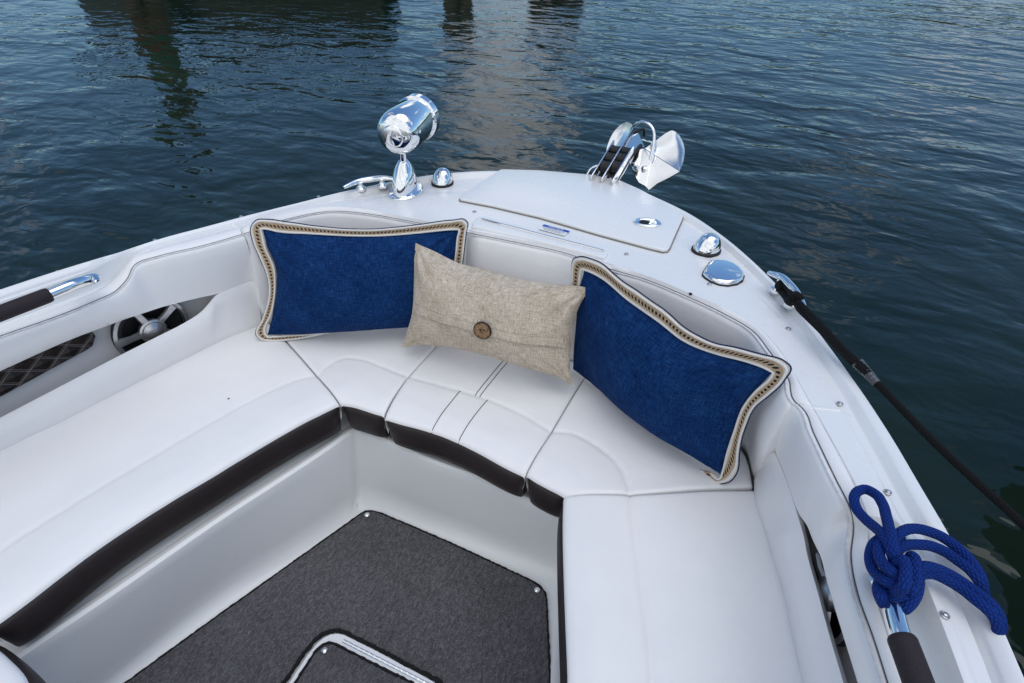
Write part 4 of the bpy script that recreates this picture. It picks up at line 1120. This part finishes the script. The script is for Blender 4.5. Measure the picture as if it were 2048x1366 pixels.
# left blue pillow
p1 = (U(525,672,0.432), U(890,672,0.432), D(720,462,-0.006))
r1, E1, n1_, a1, f1 = pillow('navy blue pillow with braided trim leaning on the left of the bow backrest', p1,
    [(535,670),(600,668),(700,662),(800,655),(893,650)],
    [(893,650),(900,600),(905,550),(911,500),(914,473),(917,460)],
    [(525,458),(557,464),(623,468),(690,472),(750,472),(779,471),(832,467),(880,462),(917,460)],
    [(535,670),(547,620),(553,575),(551,533),(543,512),(535,495),(530,475),(525,458)], 'navy_linen', 0.072, 0.035, seed=2.0, bias=0.35)
inner1 = [(660,664),(623,667),(576,669),(550,671),(537,671),(535,668),(547,620),(553,563),(551,533),(535,497),(527,465),(525,458.5),(530,458),(557,464),(623,468),(750,472),(779,471),(832,467),(905,460),(915,459.5),(917,461),(914,473),(911,501),(906,540),(900,590)]
outer1 = [(662,662),(623,671.5),(576,679),(540,680),(520,676),(515,671),(526,637),(540,590),(538,558),(519,510),(507,480),(504,453),(513,441),(536,439),(576,444),(623,451),(750,458),(832,450),(905,440.5),(930,440),(935,446),(933,460),(926,518),(920,560),(915,600)]
trim(r1, inner1, outer1, n1_, a1, 0.004, 0.004, 1.0)
# right blue pillow
p3 = (U(1145,735,0.432), U(1440,955,0.432), D(1400,668,0.0))
r3, E3, n3_, a3, f3 = pillow('navy blue pillow with braided trim standing against the right bow backrest', p3,
    [(1146,738),(1230,799),(1328,869),(1402,918),(1446,953)],
    [(1446,953),(1450,925),(1455,903),(1471,857),(1488,812),(1512,780),(1530,760),(1547,743)],
    [(1168,540),(1205,556),(1262,603),(1320,644),(1369,681),(1430,706),(1492,722),(1547,743)],
    [(1146,738),(1150,680),(1154,630),(1160,580),(1168,540)], 'navy_linen', 0.075, 0.03, seed=5.0, bias=0.35, thin=0.5)
inner3 = [(1157,600),(1163,565),(1167,542),(1169,539),(1175,541),(1205,556),(1262,603),(1320,644),(1369,681),(1430,706),(1492,722),(1540,739),(1547,742),(1545,747),(1512,780),(1488,812),(1471,857),(1455,903),(1449,940),(1446,953),(1440,956),(1428,945)]
outer3 = [(1138,600),(1144,567),(1147,530),(1150,518),(1160,514),(1193,521),(1254,567),(1320,612),(1369,653),(1422,683),(1471,694),(1533,710),(1570,722),(1581,731),(1570,759),(1541,788),(1512,812),(1492,853),(1480,903),(1474,945),(1460,961),(1438,966),(1414,959),(1405,938)]
outer3 = outer3[:-2]+[(1416,960),(1404,937)]
trim(r3, inner3, outer3, n3_, a3, 0.004, 0.004, 2.0)
# beige pillow in front of both
p2 = (U(806,694,0.452), U(1148,768,0.466), U(832,487,0.715))
def flap(u, v):
    e_ = 0.375-0.10*math.sin(math.pi*u)*0.0+0.02*(u-0.5)
    e_ = 0.385-0.05*math.sin(math.pi*min(1, max(0, u)))+0.0*u
    k = sst(e_-0.008, e_+0.002, v); k2 = math.exp(-((v-e_-0.085)/0.008)**2)
    s_ = min(1, min(u, 1-u)*25)
    return (0.0075*k*(1-sst(0.80, 1.0, v))-0.0016*k2)*s_
r2, E2, n2_, a2, f2 = pillow('beige linen envelope pillow with a round coconut button in the middle', p2,
    [(803,695),(850,690),(905,695),(985,714),(1060,738),(1120,757),(1148,773)],
    [(1148,773),(1141,745),(1141,700),(1146,650),(1160,610),(1180,576)],
    [(831,486),(870,503),(915,525),(975,540),(1045,559),(1110,569),(1150,571),(1180,576)],
    [(803,695),(815,660),(826,620),(829,580),(830,540),(829,510),(831,486)], 'beige_linen', 0.074, 0.010, round_=0.009, NU=120, NV=110, flap=flap, seed=9.0, bias=0.25)
# button: where the ray through its centre meets the bulged front
best = None
for i in range(35, 60):
    for j in range(20, 60):
        p = f2(i/100, j/100); d = (p-CAM).normalized(); t = ray(967, 659).normalized(); e_ = (d-t).length
        if best is None or e_ < best[0]: best = (e_, i/100, j/100, p)
_, bu, bv, bp = best
nn = (f2(bu+0.02, bv)-f2(bu-0.02, bv)).cross(f2(bu, bv+0.06)-f2(bu, bv-0.06)).normalized()
if nn.dot(CAM-bp) < 0: nn = -nn
x, y, z = frame(nn, (E2[0][-1]-E2[0][0]).normalized())
Mb = basis(bp+nn*0.002, x, y, z)
RB_ = 0.0245
bt = MB().lathe([(RB_*0.8, -0.002), (RB_, 0.001), (RB_, 0.004), (RB_*0.95, 0.0062), (RB_*0.90, 0.0064), (RB_*0.88, 0.0058), (RB_*0.87, 0.003)], Mb, 36).build('button', M['dark_shell'], r2)
MB().lathe([(RB_*0.90, 0.0056), (RB_*0.7, 0.0052), (0, 0.0046)], Mb, 36).build('button_face', M['coconut'], bt)
MB().tube([Mb @ Vector((-0.0045, 0.003, 0.0056)), Mb @ Vector((0.0045, 0.003, 0.0056))], 0.0013, 6).build('button_thread', M['dark_shell'], bt)
hs = MB()
for dx in (-0.005, 0.005): hs.lathe([(0.0026, 0.0045), (0.0026, 0.0058), (0, 0.006)], Mb @ Matrix.Translation((dx, 0.003, 0)), 12)
hs.build('thread_hole', M['dark_shell'], bt)

# ================================================================== ROPES
def z6(x, y): return (1650+x/3.284, 950+y/3.284)
RR = 0.0074
rp_ = MB()
def strand(pts, seg=14, n=90, r_=RR):
    P = [D(*z6(x, y), h) for x, y, h in pts]
    rp_.tube(arc(cr(P, n*2), n), r_, seg)
def over(pts, tail):
    """strand that runs over the rim and hangs down outside"""
    P = [D(*z6(x, y), h) for x, y, h in pts]
    e_ = P[-1]; o_ = Vector((e_.x, e_.y, 0)); d = (P[-1]-P[-2]); d.z = 0; d.normalize()
    P += [e_+d*0.010-Z*0.03]+[e_+d*(0.012-0.02*k)-Z*(0.03+0.12*k)+Vector((0, tail*k, 0)) for k in (1, 2, 3)]
    rp_.tube(arc(cr(P, 220), 130), RR, 14)
strand([(500,600,0.03),(462,540,0.045),(443,460,0.05),(425,370,0.045),(402,270,0.035),(375,185,0.025),(330,125,0.018),(270,95,0.014),(215,108,0.014),(190,160,0.014),(210,225,0.014),(265,290,0.018),(330,345,0.028),(385,400,0.04),(420,460,0.046),(445,530,0.044),(470,600,0.03)], n=140)
over([(440,480,0.02),(470,405,0.028),(520,365,0.026),(590,352,0.022),(680,370,0.018),(760,402,0.016),(850,462,0.016),(930,535,0.018),(990,615,0.018),(1028,690,0.012)], -0.02)
over([(450,560,0.02),(480,490,0.020),(530,462,0.018),(610,457,0.016),(700,468,0.014),(790,505,0.013),(870,560,0.014),(950,620,0.016),(1010,690,0.012),(1034,735,0.004)], -0.01)
over([(560,700,0.015),(600,640,0.020),(650,602,0.022),(720,612,0.018),(820,655,0.014),(920,718,0.014),(1010,785,0.016),(1090,850,0.016),(1140,920,0.01),(1152,960,0.004)], -0.02)
over([(540,760,0.012),(590,690,0.012),(650,648,0.012),(720,652,0.012),(800,688,0.012),(900,748,0.012),(990,820,0.014),(1070,885,0.014),(1120,945,0.008),(1135,985,0.002)], -0.03)
strand([(500,420,0.012),(430,405,0.02),(365,420,0.024),(315,465,0.022),(296,540,0.018),(315,620,0.018),(365,675,0.024),(430,710,0.034),(490,735,0.03),(520,770,0.01)])
strand([(440,400,0.02),(385,425,0.03),(355,480,0.034),(362,550,0.036),(400,605,0.040),(450,645,0.044),(500,690,0.03)])
strand([(470,650,0.02),(490,575,0.05),(515,560,0.056),(528,600,0.056),(530,670,0.056),(520,725,0.052),(490,755,0.04),(450,770,0.02)])
strand([(560,590,0.02),(572,535,0.034),(585,545,0.036),(590,620,0.036),(588,700,0.032),(565,760,0.028),(530,800,0.016)])
strand([(610,640,0.012),(612,710,0.02),(600,780,0.022),(565,840,0.018),(520,880,0.010),(500,850,0.0)])
strand([(400,640,0.006),(360,700,0.012),(352,770,0.012),(375,830,0.006),(400,850,-0.008)])
strand([(420,690,0.004),(390,740,0.014),(370,800,0.014),(392,850,0.0)])
strand([(400,790,-0.004),(450,800,0.016),(500,800,0.018),(550,770,0.010)])
rope = rp_.build('tied_rope', M['blue_rope'])
tag(rope, 'bright blue braided rope knotted around the chrome hand rail on the right', 'rope')
# black dock line from the right cleat to the dock
bl = MB()
def zr(x, y): return (1350+x/2.277, 380+y/2.277)
end = U(2048, 1050, 0.70)
f0_, f1_ = D(1555,579), D(1582,608)
eye = [D(1560,578,0.016), D(1556,572,0.020), D(1561,566,0.024), D(1572,574,0.026), D(1588,596,0.030), D(1606,615,0.032), D(1640,650,0.036), D(1690,703,0.03), D(1735,745,0.022)]
eye2 = [D(1560,580,0.012), D(1572,594,0.014), D(1580,604,0.020), D(1588,604,0.026), D(1600,618,0.026), D(1640,657,0.026), D(1690,708,0.022), D(1735,750,0.018)]
wr = D(1745, 758, 0.018)
bl.tube(arc(cr(eye+[wr], 160), 90), 0.0080, 12); bl.tube(arc(cr(eye2+[wr], 160), 90), 0.0080, 12)
bl.tube(arc(cr([D(1590,600,0.018), D(1583,596,0.034), D(1590,590,0.042), D(1600,598,0.036), D(1596,612,0.02)], 60), 30), 0.0095, 12)
dcl = Vector((2.12, -0.24, 0.70))
tailp = [wr+(end-wr)*(-0.12), wr, wr.lerp(end, 0.5)-Z*0.006, end, end.lerp(dcl, 0.5)-Z*0.01, dcl]
bl.tube(arc(cr(tailp, 200), 120), 0.0070, 12)
dl = bl.build('dock_line', M['black_rope']); tag(dl, 'black dock line running from the right cleat out across the water', 'rope')
# clear tape wrapped round the splice
m_, nt_, b_ = mat('clear_tape', (0.05, 0.05, 0.055), 0.12, coat=1.0); g = NT(nt_); g.link(g.bump(g.noise(g.coord(), 130, 3), 0.01), b_.inputs['Normal']); M['tape'] = m_
w0, w1 = D(1716, 727, 0.023), D(1754, 768, 0.016)
P = arc([w0, w1], 20)
MB().tube(P, [0.0125*(0.95+0.04*math.sin(k*2.3))*(1-0.30*k/19) for k in range(20)], 16).build('splice_wrap', M['tape'], dl)

# ================================================================== THINGS SEEN IN THE WATER'S REFLECTION
def Wp(x, y): return U(x, y, ZW)
# wooden dock on the right that the black line runs to
dk = empty('dock', (2.9, 0, ZW), 'dark wooden dock whose reflection darkens the water at the lower right', 'dock')
DX0, DX1, DY0, DY1, DT = 2.0, 4.6, -6.0, 2.72, 0.62
s = MB(); yv = DY0
while yv < DY1-0.07:
    s.box(((DX0+DX1)/2, yv+0.07, DT-0.02), Vector((1, 0, 0)), Vector((0, 1, 0)), Z, (DX1-DX0)/2+random.uniform(-0.01, 0.01), 0.067, 0.02, 0.004); yv += 0.145
s.build('deck_board', M['weathered_wood'], dk, angle=40)
s = MB()
for xx in (DX0+0.03, DX1-0.03): s.box((xx, (DY0+DY1)/2, DT-0.19), Vector((1, 0, 0)), Vector((0, 1, 0)), Z, 0.03, (DY1-DY0)/2-0.01, 0.148)
s.box(((DX0+DX1)/2, DY1-0.03, DT-0.19), Vector((1, 0, 0)), Vector((0, 1, 0)), Z, (DX1-DX0)/2-0.062, 0.03, 0.148)
s.build('fascia', M['weathered_wood'], dk, False)
for xx in (DX0+0.25, DX1-0.25):
    for yy in (-4.5, -1.6, 1.9):
        MB().lathe([(0.14, -2.5), (0.13, DT-0.05-ZW+ZW)], basis(Vector((xx, yy, 0)), Vector((1, 0, 0)), Vector((0, 1, 0)), Z), 16).build('pile', M['weathered_wood'], dk)
cl = MB(); c = Vector((2.12, -0.24, DT))
for dy in (-0.04, 0.04): cl.tube([c+Vector((0, dy, 0)), c+Vector((0, dy, 0.05))], 0.012, 10)
cl.tube([c+Vector((0, -0.12, 0.055)), c+Vector((0, 0.12, 0.055))], 0.012, 10); cl.build('dock_cleat', M['steel'], dk)
# a dark moored boat just beyond the top edge
A_, B_ = Wp(60, -30), Wp(760, -34)
ax_ = (B_-A_); LB_ = ax_.length; ax_.normalize(); nx = Vector((ax_.y, -ax_.x, 0))
if nx.dot(CAM-A_) < 0: nx = -nx
mo = empty('moored_boat', (A_.x, A_.y, ZW), 'dark hulled boat lying across the water at the top edge, seen as a reflection', 'boat')
rows = []
HB = 1.6; HH = 0.95
for k in range(21):
    f = k/20; wd = HB*(math.sin(math.pi*min(1, f*0.55+0.03)))**0.6 if f < 0.9 else HB*0.98
    c = A_+ax_*(LB_*f)-nx*(HB+0.1)
    sh_ = 0.10*(1-f)**2
    rows.append([c+nx*(wd*0.86)-Z*0.4, c+nx*(wd*0.93), c+nx*wd+Z*(HH+sh_), c+nx*(wd-0.06)+Z*(HH+sh_+0.01), c-nx*(wd-0.06)+Z*(HH+sh_+0.01), c-nx*wd+Z*(HH+sh_), c-nx*(wd*0.86)-Z*0.4])
MB().grid(rows).build('hull', M['dark_hull'], mo, angle=40)
rl_ = MB()
P = [A_+ax_*(LB_*k/24)-nx*(0.16+1.3*max(0, 0.25-k/24)**1.3)+Z*(1.30+0.10*(1-k/24)**2) for k in range(25)]
rl_.tube(P, 0.09, 8)
for k in range(1, 25, 3): rl_.tube([P[k]-Z*0.36, P[k]], 0.03, 6)
rl_.build('guard_rail', M['dark_hull'], mo)
mr = MB(); P = [B_+ax_*(LB_*0.45*k/10-2.8)-nx*0.2+Z*(0.80+0.015*k) for k in range(11)]
mr.tube(P, 0.05, 8); P2 = [p+Z*0.38 for p in P]; mr.tube(P2, 0.045, 8); mr.build('maroon_rail', M['maroon_paint'], mo)
# low wooded shore, unseen and added so that its reflection darkens the distant ripples
fs_ = MB(); top_ = []; bot_ = []; bk_ = []
for k in range(121):
    a = R(-110+200*k/120); d = 170+25*math.sin(k*0.21)
    hh_ = 7+3.5*noise.noise(Vector((k*0.13, 0, 0)))+2.2*noise.noise(Vector((k*0.6, 2, 0)))
    bot_.append(Vector((math.sin(a)*d, math.cos(a)*d, ZW-1))); top_.append(Vector((math.sin(a)*(d+14), math.cos(a)*(d+14), ZW+hh_))); bk_.append(Vector((math.sin(a)*(d+60), math.cos(a)*(d+60), ZW-1)))
fs_.grid([bot_, top_, bk_])
plain('wooded_shore', (0.035, 0.05, 0.028), 0.9, scale=0.4)
tag(fs_.build('hills', M['wooded_shore']), kind='structure')
# clusters of mooring piles
def dolphin(px, py, h, rad, label, bands, lean=0.0):
    c = Wp(px, py); d = empty('mooring_piles', (c.x, c.y, ZW), label, 'piles', 'mooring piles across the water')
    tox = Vector((CAM.x-c.x, CAM.y-c.y, 0)).normalized(); sd_ = Vector((-tox.y, tox.x, 0))
    for k, (a, b2, hh_) in enumerate(((-1, 0, 1.0), (1, 0, 0.96), (0, -1, 1.05))):
        b0_ = c+sd_*(a*rad*1.0)+tox*(b2*rad)
        MB().lathe([(rad*0.98, -2.0), (rad*0.96, h*hh_*0.6), (rad*0.9, h*hh_-0.04), (rad*0.7, h*hh_)], basis(b0_, Vector((1, 0, 0)), Vector((0, 1, 0)), Z), 14).build('pile', M['weathered_wood'], d)
    for z0_, z1_, mk in bands:
        MB().lathe([(rad*2.1, z0_), (rad*2.16, z0_+0.02), (rad*2.16, z1_-0.02), (rad*2.1, z1_)], basis(c-tox*rad*0.2, sd_, tox*-1, Z), 20, 1.0, 0.9).build('wrap', M[mk], d)
    return d
dolphin(272, -30, 2.85, 0.165, 'tall cluster of mooring piles wrapped in green and rust bands, reflected at upper left', [(0.55, 0.95, 'rust_band'), (1.0, 1.75, 'green_paint')])
dolphin(915, -34, 1.0, 0.15, 'short dark mooring piles at the top edge between the moored boat and right piles', [(0.6, 0.8, 'dark_hull')])
dolphin(1115, -36, 0.60, 0.27, 'low broad mooring piles at the top edge, nearest the middle', [(0.2, 0.4, 'dark_hull')])

scene.cycles.use_denoising = True
scene.cycles.max_bounces = 8; scene.cycles.glossy_bounces = 5; scene.cycles.diffuse_bounces = 4
scene.cycles.caustics_reflective = False; scene.cycles.caustics_refractive = False
